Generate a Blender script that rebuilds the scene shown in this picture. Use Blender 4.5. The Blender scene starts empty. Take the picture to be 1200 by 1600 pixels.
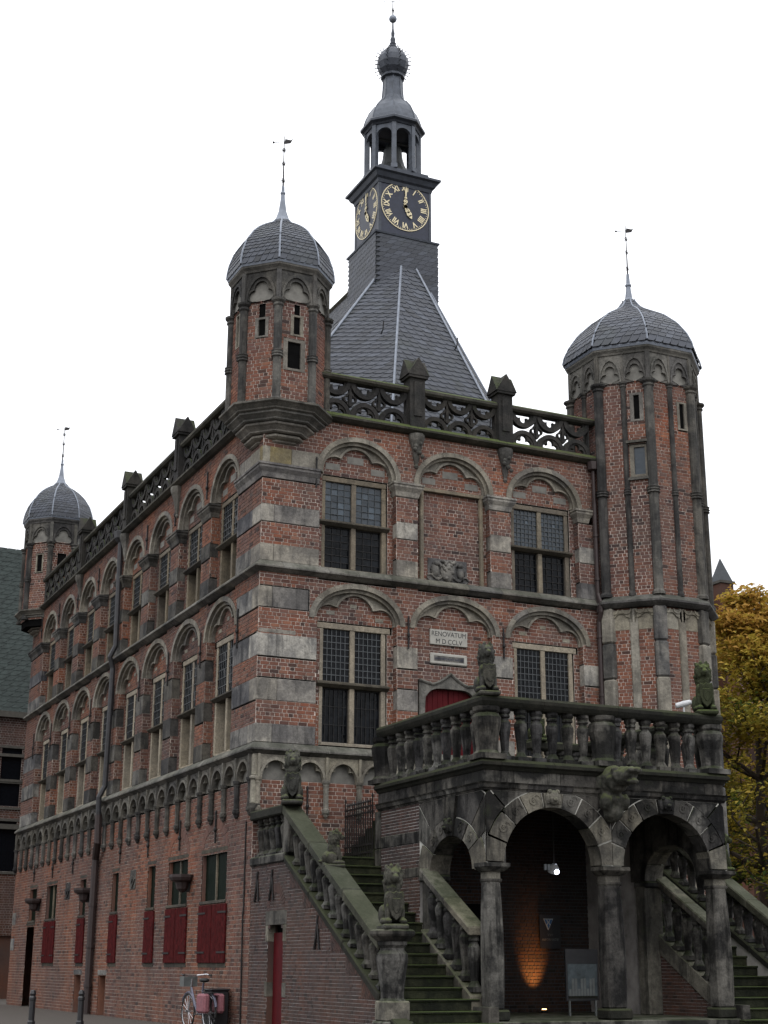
import bpy, bmesh, math, random
import numpy as np
from mathutils import Vector, Matrix, noise as mnoise
random.seed(7)
R = math.radians
scene = bpy.context.scene
COL = scene.collection

# ------------------------------------------------------------------ camera
CAM = Vector((-13.75, -37.38, 1.65)); YAW, PIT, ROLL, FPX = -.438, .297, .0037, 2312.3
fwd = Vector((-math.sin(YAW)*math.cos(PIT), math.cos(YAW)*math.cos(PIT), math.sin(PIT)))
rgt = Vector((math.cos(YAW), math.sin(YAW), 0)); upv = rgt.cross(fwd)
rg2 = rgt*math.cos(ROLL)+upv*math.sin(ROLL); up2 = -rgt*math.sin(ROLL)+upv*math.cos(ROLL)
cam_data = bpy.data.cameras.new('camera'); cam = bpy.data.objects.new('camera', cam_data); COL.objects.link(cam)
m = Matrix((rg2, up2, -fwd)).transposed().to_4x4(); m.translation = CAM; cam.matrix_world = m
cam_data.sensor_fit = 'HORIZONTAL'; cam_data.sensor_width = 36; cam_data.lens = 36*FPX/1200
cam_data.shift_x = 1.5/1200; cam_data.shift_y = .8/1200
cam_data.clip_start = .5; cam_data.clip_end = 2000
scene.camera = cam
# ------------------------------------------------------------------ overcast sky
world = bpy.data.worlds.new('World'); scene.world = world; world.use_nodes = True
wn = world.node_tree.nodes; wl = world.node_tree.links; wn.clear()
SUN_EL, SUN_AZ = 48, 205
sky = wn.new('ShaderNodeTexSky'); sky.sky_type = 'NISHITA'; sky.sun_disc = False
sky.sun_elevation = R(SUN_EL); sky.sun_rotation = R(SUN_AZ); sky.air_density = 1; sky.dust_density = 6
cloud = wn.new('ShaderNodeRGB'); cloud.outputs[0].default_value = (20.5, 20.8, 21.6, 1)
tc = wn.new('ShaderNodeTexCoord'); sx_ = wn.new('ShaderNodeSeparateXYZ'); wl.new(tc.outputs['Generated'], sx_.inputs[0])
# CIE overcast sky: the cloud layer is three times as bright overhead as at the horizon
mr = wn.new('ShaderNodeMapRange'); wl.new(sx_.outputs[2], mr.inputs[0]); mr.inputs[1].default_value = 0; mr.inputs[2].default_value = 1; mr.inputs[3].default_value = .333; mr.inputs[4].default_value = 1
nz_ = wn.new('ShaderNodeTexNoise'); nz_.inputs['Scale'].default_value = 2.2; nz_.inputs['Detail'].default_value = 5; wl.new(tc.outputs['Generated'], nz_.inputs['Vector'])
mn_ = wn.new('ShaderNodeMapRange'); wl.new(nz_.outputs[0], mn_.inputs[0]); mn_.inputs[3].default_value = .9; mn_.inputs[4].default_value = 1.1
mm_ = wn.new('ShaderNodeMath'); mm_.operation = 'MULTIPLY'; wl.new(mr.outputs[0], mm_.inputs[0]); wl.new(mn_.outputs[0], mm_.inputs[1])
vm_ = wn.new('ShaderNodeVectorMath'); vm_.operation = 'SCALE'; wl.new(cloud.outputs[0], vm_.inputs[0]); wl.new(mm_.outputs[0], vm_.inputs['Scale'])
mixs = wn.new('ShaderNodeMix'); mixs.data_type = 'RGBA'; mixs.inputs[0].default_value = .94
wl.new(sky.outputs[0], mixs.inputs[6]); wl.new(vm_.outputs[0], mixs.inputs[7])
bg = wn.new('ShaderNodeBackground'); bg.inputs[1].default_value = .115
wo = wn.new('ShaderNodeOutputWorld'); wl.new(mixs.outputs[2], bg.inputs[0]); wl.new(bg.outputs[0], wo.inputs[0])
sd = bpy.data.lights.new('sun', 'SUN'); sd.energy = .55; sd.angle = R(25); sd.color = (1, .97, .93)
sun = bpy.data.objects.new('sun', sd); COL.objects.link(sun)
sun.rotation_euler = (R(90-SUN_EL), 0, R(180-SUN_AZ))
scene.view_settings.view_transform = 'Standard'; scene.view_settings.look = 'None'
scene.view_settings.exposure = .24; scene.view_settings.gamma = 1
scene.cycles.max_bounces = 4; scene.cycles.diffuse_bounces = 2; scene.cycles.glossy_bounces = 2

# ------------------------------------------------------------------ materials
def srgb(r, g, b): return tuple(((c/255)/12.92 if c/255 <= .04045 else ((c/255+.055)/1.055)**2.4) for c in (r, g, b))+(1,)
class NT:
    def __init__(s, name):
        s.m = bpy.data.materials.new(name); s.m.use_nodes = True; t = s.m.node_tree; s.n = t.nodes; s.l = t.links
        s.b = s.n['Principled BSDF']
    def add(s, typ, **kw):
        n = s.n.new(typ)
        for k, v in kw.items():
            if k.startswith('i_'): n.inputs[int(k[2:])].default_value = v
            else: setattr(n, k, v)
        return n
    def lk(s, a, b): s.l.new(a, b)
    def pos(s): return s.add('ShaderNodeNewGeometry').outputs['Position']
    def obj(s): return s.add('ShaderNodeTexCoord').outputs['Object']
    def noise(s, vec, scale, detail=4, rough=.6, stretch=None):
        if stretch:
            mp = s.add('ShaderNodeMapping'); mp.inputs['Scale'].default_value = stretch; s.lk(vec, mp.inputs[0]); vec = mp.outputs[0]
        n = s.add('ShaderNodeTexNoise'); n.inputs['Scale'].default_value = scale; n.inputs['Detail'].default_value = detail
        n.inputs['Roughness'].default_value = rough; s.lk(vec, n.inputs['Vector']); return n.outputs['Fac']
    def ramp(s, fac, stops, interp='LINEAR'):
        r = s.add('ShaderNodeValToRGB'); e = r.color_ramp.elements; r.color_ramp.interpolation = interp
        while len(e) < len(stops): e.new(.5)
        for el, (p, c) in zip(e, stops):
            el.position = p; el.color = c if len(c) == 4 else (*c, 1)
        s.lk(fac, r.inputs[0]); return r.outputs[0]
    def mix(s, fac, a, b, blend='MIX'):
        mx = s.add('ShaderNodeMix', data_type='RGBA', blend_type=blend)
        for i, v in ((0, fac), (6, a), (7, b)):
            if hasattr(v, 'links') or hasattr(v, 'is_linked'): s.lk(v, mx.inputs[i])
            else: mx.inputs[i].default_value = v if i == 0 or len(v) == 4 else (*v, 1)
        return mx.outputs[2]
    def math(s, op, a, b=None):
        n = s.add('ShaderNodeMath', operation=op)
        for i, v in enumerate((a, b)):
            if v is None: continue
            if hasattr(v, 'is_linked'): s.lk(v, n.inputs[i])
            else: n.inputs[i].default_value = v
        return n.outputs[0]
    def bump(s, h, strength=.4, dist=.02):
        b = s.add('ShaderNodeBump'); b.inputs['Strength'].default_value = strength; b.inputs['Distance'].default_value = dist
        s.lk(h, b.inputs['Height']); s.lk(b.outputs[0], s.b.inputs['Normal'])
    def done(s, col, rough=.85, metal=0, spec=.3):
        if hasattr(col, 'is_linked'): s.lk(col, s.b.inputs['Base Color'])
        else: s.b.inputs['Base Color'].default_value = col if len(col) == 4 else (*col, 1)
        s.b.inputs['Roughness'].default_value = rough; s.b.inputs['Metallic'].default_value = metal
        s.b.inputs['Specular IOR Level'].default_value = spec
        return s.m
def brick_mat(name, cols, dirt=(.06, .05, .045), dirt_amt=.55, grime=.5):
    t = NT(name); p = t.pos()
    at = t.add('ShaderNodeAttribute', attribute_name='tint').outputs['Fac']
    c = t.ramp(at, [(i/(len(cols)-1), k) for i, k in enumerate(cols)])
    n1 = t.noise(p, .55, 5, .65); n2 = t.noise(p, 14, 3, .7)
    n3 = t.noise(p, 1.3, 4, .7, (1.6, 1.6, .22))
    n4 = t.noise(p, .33, 4, .6); c = t.mix(1., c, t.ramp(n4, [(.38, (.78, .84, .93)), (.5, (1, .98, .96)), (.62, (1.28, 1.04, .84))]), 'MULTIPLY')
    c = t.mix(t.ramp(n1, [(.42, (0, 0, 0)), (.72, (dirt_amt,)*3)]), c, dirt)
    c = t.mix(t.ramp(n3, [(.5, (0, 0, 0)), (.75, (grime,)*3)]), c, (.035, .032, .03))
    c = t.mix(.5, c, t.ramp(n2, [(.25, (.45, .45, .45)), (.75, (1, 1, 1))]), 'MULTIPLY')
    t.bump(n2, .35, .01)
    return t.done(c, .9, spec=.25)
def stone_mat(name, light, mid, dark, amt=.5, moss=0., mosscol=(.045, .06, .018), scale=1., rand=.5, streak=.5):
    t = NT(name); p = t.pos()
    n1 = t.noise(p, 1.1*scale, 6, .62); n2 = t.noise(p, 9*scale, 4, .7); n3 = t.noise(p, 1.7*scale, 4, .7, (2.2, 2.2, .3))
    c = t.mix(t.ramp(n1, [(.42, (0, 0, 0)), (.57, (1, 1, 1))]), light, mid)
    c = t.mix(t.ramp(n3, [(.5, (0, 0, 0)), (.5+.35*(1-streak)+.06, (amt,)*3)]), c, dark)
    rnd = t.add('ShaderNodeObjectInfo').outputs['Random']
    c = t.mix(1., c, t.ramp(rnd, [(0, (1-rand, 1-rand, 1.04-rand)), (.45, (1-rand*.5, .97-rand*.5, .92-rand*.5)), (1, (1., 1., 1.))]), 'MULTIPLY')
    n5 = t.noise(p, 26*scale, 3, .7); c = t.mix(.6, c, t.ramp(n2, [(.3, (.45, .45, .45)), (.7, (1.08, 1.08, 1.08))]), 'MULTIPLY'); c = t.mix(.5, c, t.ramp(n5, [(.35, (.5, .5, .5)), (.6, (1.05, 1.05, 1.05))]), 'MULTIPLY')
    if moss:
        nz = t.add('ShaderNodeSeparateXYZ'); t.lk(t.add('ShaderNodeNewGeometry').outputs['Normal'], nz.inputs[0])
        f = t.math('ADD', nz.outputs[2], t.math('MULTIPLY', t.math('SUBTRACT', n1, .5), 2.2))
        f = t.ramp(f, [(.25, (0, 0, 0)), (.7, (moss,)*3)])
        c = t.mix(f, c, t.mix(n2, mosscol, tuple(k*2.2 for k in mosscol)))
    t.bump(n2, .7, .03)
    return t.done(c, .9, spec=.2)
def plain(name, col, rough=.6, metal=0, var=.25, scale=6, spec=.4):
    t = NT(name); n = t.noise(t.pos(), scale, 4, .65)
    c = t.mix(t.ramp(n, [(.3, (0, 0, 0)), (.7, (1, 1, 1))]), tuple(k*(1-var) for k in col[:3]), tuple(k*(1+var) for k in col[:3]))
    return t.done(c, rough, metal, spec)
M = {}
M['brick'] = brick_mat('brick_red', [(.05, .032, .029), (.11, .053, .042), (.18, .077, .052), (.155, .08, .064), (.225, .112, .076), (.115, .073, .063)], dirt_amt=.5)
M['brick_left'] = brick_mat('brick_old', [(.055, .034, .03), (.115, .055, .043), (.17, .078, .054), (.15, .083, .066), (.205, .104, .073), (.108, .071, .062)], dirt_amt=.5)
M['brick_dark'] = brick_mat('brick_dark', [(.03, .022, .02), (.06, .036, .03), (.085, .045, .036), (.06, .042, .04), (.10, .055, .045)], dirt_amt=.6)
M['brick_shaded'] = brick_mat('brick_shaded', [(.012, .009, .008), (.03, .018, .014), (.04, .022, .016)], dirt_amt=.5)  # porch shade put into the colour: darker brick for the back wall
M['brick_far'] = brick_mat('brick_far', [(.045, .024, .018), (.07, .034, .024), (.085, .04, .03)], dirt_amt=.4)
M['mortar'] = plain('mortar', (.50, .44, .39), .95, var=.35, scale=2)
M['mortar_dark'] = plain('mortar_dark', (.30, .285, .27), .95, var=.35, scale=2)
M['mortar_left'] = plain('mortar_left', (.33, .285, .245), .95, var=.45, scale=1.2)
M['joint'] = plain('joint_pale', (.46, .45, .41), .95, var=.4, scale=1.5)
M['stone'] = stone_mat('stone_grey', (.42, .40, .355), (.22, .212, .198), (.05, .05, .05), .75, streak=.6)
M['stone_blue'] = stone_mat('stone_bluegrey', (.29, .285, .27), (.12, .122, .126), (.04, .041, .045), .85, streak=.7)
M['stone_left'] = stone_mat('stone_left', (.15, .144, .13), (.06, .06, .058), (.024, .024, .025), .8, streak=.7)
M['stone_pale'] = stone_mat('stone_pale', (.35, .33, .27), (.23, .215, .18), (.07, .067, .06), .6, rand=.3)
M['stone_yellow'] = stone_mat('stone_yellow', (.30, .25, .13), (.22, .19, .12), (.08, .07, .05), .4)
M['frame'] = stone_mat('stone_window', (.24, .205, .152), (.17, .15, .117), (.07, .063, .052), .5, rand=.25)
M['frame_cream'] = stone_mat('stone_window_cream', (.36, .32, .25), (.28, .25, .20), (.10, .092, .078), .45, rand=.2)
M['frame_dark'] = stone_mat('stone_window_dark', (.105, .095, .075), (.07, .064, .053), (.03, .03, .026), .6, rand=.3)
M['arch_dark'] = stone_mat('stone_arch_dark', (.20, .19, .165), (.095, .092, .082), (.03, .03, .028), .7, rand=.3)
M['arch'] = stone_mat('stone_arch', (.32, .30, .255), (.185, .174, .15), (.06, .058, .052), .6, rand=.3)
M['trim'] = stone_mat('stone_trim', (.19, .183, .165), (.10, .098, .09), (.035, .035, .033), .7, moss=.10, rand=.35)
M['trim_moss'] = stone_mat('stone_mossy', (.085, .08, .065), (.05, .05, .04), (.02, .02, .018), .6, moss=.95, mosscol=(.035, .045, .014), rand=.3)
M['black'] = stone_mat('stone_black', (.055, .052, .048), (.03, .03, .029), (.014, .014, .014), .7, moss=.35, rand=.35)
M['porch'] = stone_mat('stone_porch', (.135, .13, .118), (.02, .02, .0195), (.0045, .0045, .0045), .88, moss=.2, rand=.6, streak=.75)
M['porch_pale'] = stone_mat('stone_porch_pale', (.20, .188, .155), (.085, .081, .07), (.02, .02, .02), .75, moss=.25, rand=.4, streak=.7)
M['baluster'] = stone_mat('stone_baluster', (.125, .122, .114), (.022, .022, .0215), (.005, .005, .005), .88, moss=.15, rand=.55, scale=1.8, streak=.7)
M['rail'] = stone_mat('stone_rail', (.028, .028, .022), (.016, .017, .013), (.007, .007, .0065), .6, moss=.6, mosscol=(.022, .026, .011), rand=.35)
M['rail_green'] = stone_mat('stone_rail_green', (.085, .087, .066), (.044, .047, .034), (.016, .018, .013), .5, moss=.5, mosscol=(.026, .03, .016), rand=.25)
M['step'] = stone_mat('stone_step', (.034, .038, .02), (.012, .015, .0075), (.004, .005, .004), .7, moss=.85, mosscol=(.022, .032, .008), rand=.4, scale=1.8)
M['statue'] = stone_mat('stone_statue', (.085, .084, .072), (.04, .041, .034), (.013, .013, .012), .75, moss=.55, mosscol=(.05, .058, .022), scale=4, rand=.3)
M['statue_green'] = stone_mat('stone_statue_green', (.045, .052, .028), (.028, .034, .016), (.014, .016, .01), .6, moss=.95, mosscol=(.035, .045, .014), scale=4, rand=.2)
def slate_mat():
    t = NT('slate'); p = t.pos(); at = t.add('ShaderNodeAttribute', attribute_name='tint').outputs['Fac']
    c = t.ramp(at, [(0, (.009, .012, .018)), (.5, (.022, .027, .039)), (1, (.042, .05, .068))])
    n1 = t.noise(p, .8, 5, .65); n2 = t.noise(p, 12, 3)
    c = t.mix(t.ramp(n1, [(.52, (0, 0, 0)), (.8, (.5,)*3)]), c, (.026, .034, .026))
    t.bump(n2, .3, .01); return t.done(c, .55, spec=.5)
M['slate'] = slate_mat()
M['slate_green'] = plain('slate_green', (.022, .029, .027), .75, var=.35, scale=3, spec=.15)
M['slate_old'] = plain('slate_backing', (.03, .035, .04), .7, var=.2)
M['lead'] = plain('lead', (.17, .19, .225), .5, .3, var=.2, scale=4)
M['lead_dark'] = plain('lead_dark', (.036, .042, .054), .5, .3, var=.3, scale=5)
M['lead_mid'] = plain('lead_mid', (.06, .069, .085), .5, .3, var=.3, scale=5)
M['gold'] = plain('gilding', (.66, .58, .38), .5, .1, var=.1)
M['clock_blue'] = plain('clock_blue', (.017, .021, .037), .5, .1, var=.25)
M['iron'] = plain('iron', (.014, .013, .013), .6, .3, var=.3)
M['bronze'] = plain('bronze', (.02, .022, .022), .5, .5, var=.3)
M['came'] = plain('lead_came', (.05, .055, .058), .5, .2, var=.2)
M['pipe'] = plain('pipe_brown', (.03, .02, .019), .55, .1, var=.2)
M['pipe_lead'] = plain('pipe_lead', (.032, .032, .035), .5, .2, var=.3)
M['red'] = plain('red_paint', (.05, .006, .0065), .8, var=.5, scale=7, spec=.06)
M['red_door'] = plain('red_door_paint', (.06, .004, .006), .6, var=.25, scale=3, spec=.1)
M['dark'] = plain('interior_dark', (.006, .006, .006), .95, spec=0.)
M['white'] = plain('white_paint', (.42, .43, .44), .5, var=.08)
M['plaque'] = plain('plaque_stone', (.30, .292, .262), .8, var=.15)
M['ink'] = plain('ink', (.02, .02, .022), .8)
M['ink_blue'] = plain('ink_blue', (.03, .035, .06), .8)
M['signal_blue'] = plain('sign_blue', (.02, .09, .22), .5)
M['sign_white'] = plain('sign_white', (.28, .31, .33), .5)
M['grey_plastic'] = plain('grey_plastic', (.09, .097, .095), .6)
M['bike_paint'] = plain('bike_paint', (.12, .12, .16), .4, .3)
M['pink'] = plain('pink_cloth', (.19, .075, .088), .8, var=.35, scale=18)
M['rubber'] = plain('rubber', (.012, .012, .012), .7)
M['chrome'] = plain('chrome', (.5, .5, .52), .25, .9)
M['black_paint'] = plain('black_paint', (.012, .012, .014), .4, spec=.5)
M['gutter'] = plain('gutter_paint', (.06, .057, .05), .7, spec=.1)
M['poster'] = plain('poster_print', (.045, .058, .064), .6, var=.5, scale=4)
M['bark'] = plain('bark', (.045, .035, .026), .9, var=.35)
M['render'] = plain('plaster_grey', (.15, .145, .13), .9, var=.35, scale=3)
def glass_mat(name, col, rough=.12, wob=.12, spec=.35):
    t = NT(name); n = t.noise(t.pos(), 5, 2, .5); t.bump(n, wob, .05)
    at = t.add('ShaderNodeAttribute', attribute_name='tint').outputs['Fac']
    c = t.ramp(at, [(0, tuple(k*.4 for k in col)), (.55, col), (1, tuple(k*2.6 for k in col))])
    m_ = t.done(c, rough, spec=spec); return m_
M['glass'] = glass_mat('glass_leaded', (.003, .004, .0055), .15, .35, .13)
M['glass_sky'] = glass_mat('glass_pale', (.03, .041, .052), .2, .35, .35)
M['glass_green'] = glass_mat('glass_green', (.004, .009, .006), .4, .2, .03)
def leaf_mat():
    t = NT('autumn_leaf'); at = t.add('ShaderNodeAttribute', attribute_name='tint').outputs['Fac']
    c = t.ramp(at, [(0, (.014, .03, .006)), (.28, (.05, .08, .012)), (.44, (.2, .175, .028)), (.72, (.36, .27, .04)), (1, (.38, .22, .05))])
    t.done(c, .7, spec=.2); t.b.inputs['Subsurface Weight'].default_value = 0
    tr = t.add('ShaderNodeBsdfTranslucent'); t.lk(c, tr.inputs[0]); ad = t.add('ShaderNodeMixShader'); ad.inputs[0].default_value = .35
    t.lk(t.b.outputs[0], ad.inputs[1]); t.lk(tr.outputs[0], ad.inputs[2])
    o = [n for n in t.n if n.type == 'OUTPUT_MATERIAL'][0]; t.lk(ad.outputs[0], o.inputs[0]); return t.m
M['leaf'] = leaf_mat()

# ------------------------------------------------------------------ mesh helpers
class MB:
    def __init__(s): s.v = []; s.f = []; s.t = []
    def add(s, vs, fs, tint=None):
        b = len(s.v); s.v += [tuple(p) for p in vs]; s.f += [tuple(b+i for i in f) for f in fs]
        s.t += [tint if tint is not None else .5]*len(fs); return s
    def box(s, x0, x1, y0, y1, z0, z1, tint=None):
        v = [(x, y, z) for z in (z0, z1) for y in (y0, y1) for x in (x0, x1)]
        return s.add(v, [(0, 2, 3, 1), (4, 5, 7, 6), (0, 1, 5, 4), (2, 6, 7, 3), (0, 4, 6, 2), (1, 3, 7, 5)], tint)
    # wall-local box: u along wall, v up, d outwards (local y = -d)
    def wb(s, u0, u1, v0, v1, d0, d1, tint=None): return s.box(u0, u1, -d1, -d0, v0, v1, tint)
    def prism(s, poly, axis, a0, a1):
        """poly 2D list extruded along axis. axis 'y': poly=(x,z); 'x': poly=(y,z); 'z': poly=(x,y)"""
        def p3(q, a): return {'y': (q[0], a, q[1]), 'x': (a, q[0], q[1]), 'z': (q[0], q[1], a)}[axis]
        n = len(poly); v = [p3(q, a0) for q in poly]+[p3(q, a1) for q in poly]
        f = [tuple(range(n))[::-1], tuple(range(n, 2*n))]+[(i, (i+1) % n, n+(i+1) % n, n+i) for i in range(n)]
        return s.add(v, f)
    def wprism(s, poly, d0, d1): return s.prism(poly, 'y', -d0, -d1)
    def lathe(s, prof, c=(0, 0, 0), n=12, rot=0., cap=True, sx=1, sy=1):
        v = []
        for r, z in prof:
            for k in range(n):
                a = rot+2*math.pi*k/n; v.append((c[0]+r*math.cos(a)*sx, c[1]+r*math.sin(a)*sy, c[2]+z))
        f = []
        for i in range(len(prof)-1):
            for k in range(n): f.append((i*n+k, i*n+(k+1) % n, (i+1)*n+(k+1) % n, (i+1)*n+k))
        if cap: f.append(tuple(range(n))[::-1]); f.append(tuple(range((len(prof)-1)*n, len(prof)*n)))
        return s.add(v, f)
    def tube(s, pts, r, n=6, r2=None, closed=False):
        pts = [Vector(p) for p in pts]; k = len(pts); v = []
        for i, p in enumerate(pts):
            if closed: d = pts[(i+1) % k]-pts[i-1]
            else: d = pts[min(i+1, k-1)]-pts[max(i-1, 0)]
            if d.length < 1e-9: d = Vector((0, 0, 1))
            d.normalize(); a = Vector((0, 0, 1)) if abs(d.z) < .9 else Vector((1, 0, 0))
            e1 = d.cross(a).normalized(); e2 = d.cross(e1)
            rr = r[i] if isinstance(r, (list, tuple)) else (r+(r2-r)*i/(k-1) if r2 is not None else r)
            for j in range(n):
                t = 2*math.pi*j/n; v.append(p+e1*(rr*math.cos(t))+e2*(rr*math.sin(t)))
        f = [(i*n+j, i*n+(j+1) % n, ((i+1) % k)*n+(j+1) % n, ((i+1) % k)*n+j) for i in range(k if closed else k-1) for j in range(n)]
        if not closed: f += [tuple(range(n))[::-1], tuple(range((k-1)*n, k*n))]
        return s.add(v, f)
    def radial(s, c, rin, rout, t0, t1, n, d0, d1):
        """solid strip in the wall plane between two polar curves about c=(u,v)"""
        v = []
        for i in range(n+1):
            t = t0+(t1-t0)*i/n; a, b = rin(t), rout(t); cs, sn = math.cos(t), math.sin(t)
            for rr in (a, b):
                for d in (d0, d1): v.append((c[0]+rr*cs, -d, c[1]+rr*sn))
        f = []
        for i in range(n):
            a = i*4; b = a+4
            f += [(a, a+1, b+1, b), (a+2, b+2, b+3, a+3), (a+1, a+3, b+3, b+1), (a, b, b+2, a+2)]
        f += [(0, 2, 3, 1), (n*4, n*4+1, n*4+3, n*4+2)]
        return s.add(v, f)
    def sphere(s, c, r, seg=10, ring=6):
        if not isinstance(r, (tuple, list)): r = (r, r, r)
        v = []; f = []
        for i in range(ring+1):
            a = math.pi*i/ring
            for k in range(seg):
                b = 2*math.pi*k/seg; v.append((c[0]+r[0]*math.sin(a)*math.cos(b), c[1]+r[1]*math.sin(a)*math.sin(b), c[2]+r[2]*math.cos(a)))
        for i in range(ring):
            for k in range(seg): f.append((i*seg+k, (i+1)*seg+k, (i+1)*seg+(k+1) % seg, i*seg+(k+1) % seg))
        return s.add(v, f)
    def mesh(s, name, mat, smooth=False, bevel=0, recalc=True):
        me = bpy.data.meshes.new(name); me.from_pydata(s.v, [], s.f)
        at = me.attributes.new('tint', 'FLOAT', 'FACE'); at.data.foreach_set('value', s.t)
        if bevel or recalc:
            bm = bmesh.new(); bm.from_mesh(me)
            if bevel:
                bmesh.ops.remove_doubles(bm, verts=bm.verts, dist=1e-5)
                es = [e for e in bm.edges if len(e.link_faces) == 2 and e.calc_face_angle(0) > .5]
                bmesh.ops.bevel(bm, geom=es, offset=bevel, segments=1, affect='EDGES', profile=.6)
            if recalc: bmesh.ops.recalc_face_normals(bm, faces=bm.faces)
            bm.to_mesh(me); bm.free()
        if smooth:
            me.polygons.foreach_set('use_smooth', [True]*len(me.polygons))
        me.materials.append(M[mat] if isinstance(mat, str) else mat); return me
    def build(s, name, mat, parent=None, loc=(0, 0, 0), rz=0, smooth=False, bevel=0, recalc=True):
        return inst(name, s.mesh(name, mat, smooth, bevel, recalc), parent, loc, rz)
def inst(name, me, parent=None, loc=(0, 0, 0), rz=0, scale=None):
    o = bpy.data.objects.new(name, me); COL.objects.link(o); o.location = loc
    o.rotation_euler = (0, 0, rz) if not isinstance(rz, tuple) else rz
    if scale is not None: o.scale = scale
    if parent: o.parent = parent
    return o
def empty(name, loc=(0, 0, 0), rz=0, parent=None): return inst(name, None, parent, loc, rz)
def tag(o, label=None, cat=None, group=None, kind=None):
    for k, v in (('label', label), ('category', cat), ('group', group), ('kind', kind)):
        if v: o[k] = v
    return o
def copy_tree(o, parent=None):
    c = o.copy(); COL.objects.link(c); c.parent = parent
    for ch in list(o.children): copy_tree(ch, c)
    return c
def sweep(path, prof, closed=False):
    """profile [(d,z)] swept along a plan path; outward = left normal of the walking direction"""
    n = len(path); P = [Vector(p) for p in path]; offs = []
    for i in range(n):
        def nrm(a, b): d = (b-a).normalized(); return Vector((-d.y, d.x))
        if closed: n1, n2 = nrm(P[i-1], P[i]), nrm(P[i], P[(i+1) % n])
        else:
            n2 = nrm(P[i], P[i+1]) if i < n-1 else nrm(P[i-1], P[i]); n1 = nrm(P[i-1], P[i]) if i > 0 else n2
        b = (n1+n2); b = b/max(b.length_squared/2, 1e-6); offs.append(b)
    mb = MB(); k = len(prof); v = []
    for p, o in zip(P, offs):
        for d, z in prof: v.append((p.x+o.x*d, p.y+o.y*d, z))
    f = [(i*k+j, ((i+1) % n)*k+j, ((i+1) % n)*k+(j+1) % k, i*k+(j+1) % k) for i in range(n if closed else n-1) for j in range(k)]
    if not closed: f += [tuple(range(k)), tuple(range((n-1)*k, n*k))[::-1]]
    return mb.add(v, f)
def sweep_stones(name, path, prof, mat, parent, L=1.4, gap=.008, bevel=0, jit=.25):
    """the same, cut into separate stones along its length"""
    P = [Vector(p) for p in path]; seg = [(P[i+1]-P[i]).length for i in range(len(P)-1)]; tot = sum(seg)
    corners = [sum(seg[:i+1]) for i in range(len(seg)-1)]
    cuts = [0]; s = 0
    while s < tot-L*.6:
        s += L*random.uniform(1-jit, 1+jit)
        if s >= tot-L*.4: break
        if all(abs(s-c) > .3 for c in corners): cuts.append(s)
    cuts.append(tot)
    def at(s):
        acc = 0
        for i, l in enumerate(seg):
            if s <= acc+l+1e-9: return P[i]+(P[i+1]-P[i])*((s-acc)/l)
            acc += l
        return P[-1]
    for a, b in zip(cuts, cuts[1:]):
        a2 = a+(gap if a > 0 else 0); pts = [at(a2)]+[P[i+1] for i, c in enumerate(corners) if a2 < c < b]+[at(b)]
        sweep(pts, prof).build(name, mat, parent, bevel=bevel)
def octagon(c, Rr):  # clockwise, faces square to the axes
    return [(c[0]-Rr*math.sin(R(t)), c[1]-Rr*math.cos(R(t))) for t in (-22.5+45*k for k in range(8))]
def proj(p):
    d = Vector(p)-CAM; z = d.dot(fwd); return 600+FPX*d.dot(rg2)/z, 800-FPX*d.dot(up2)/z, z

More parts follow.
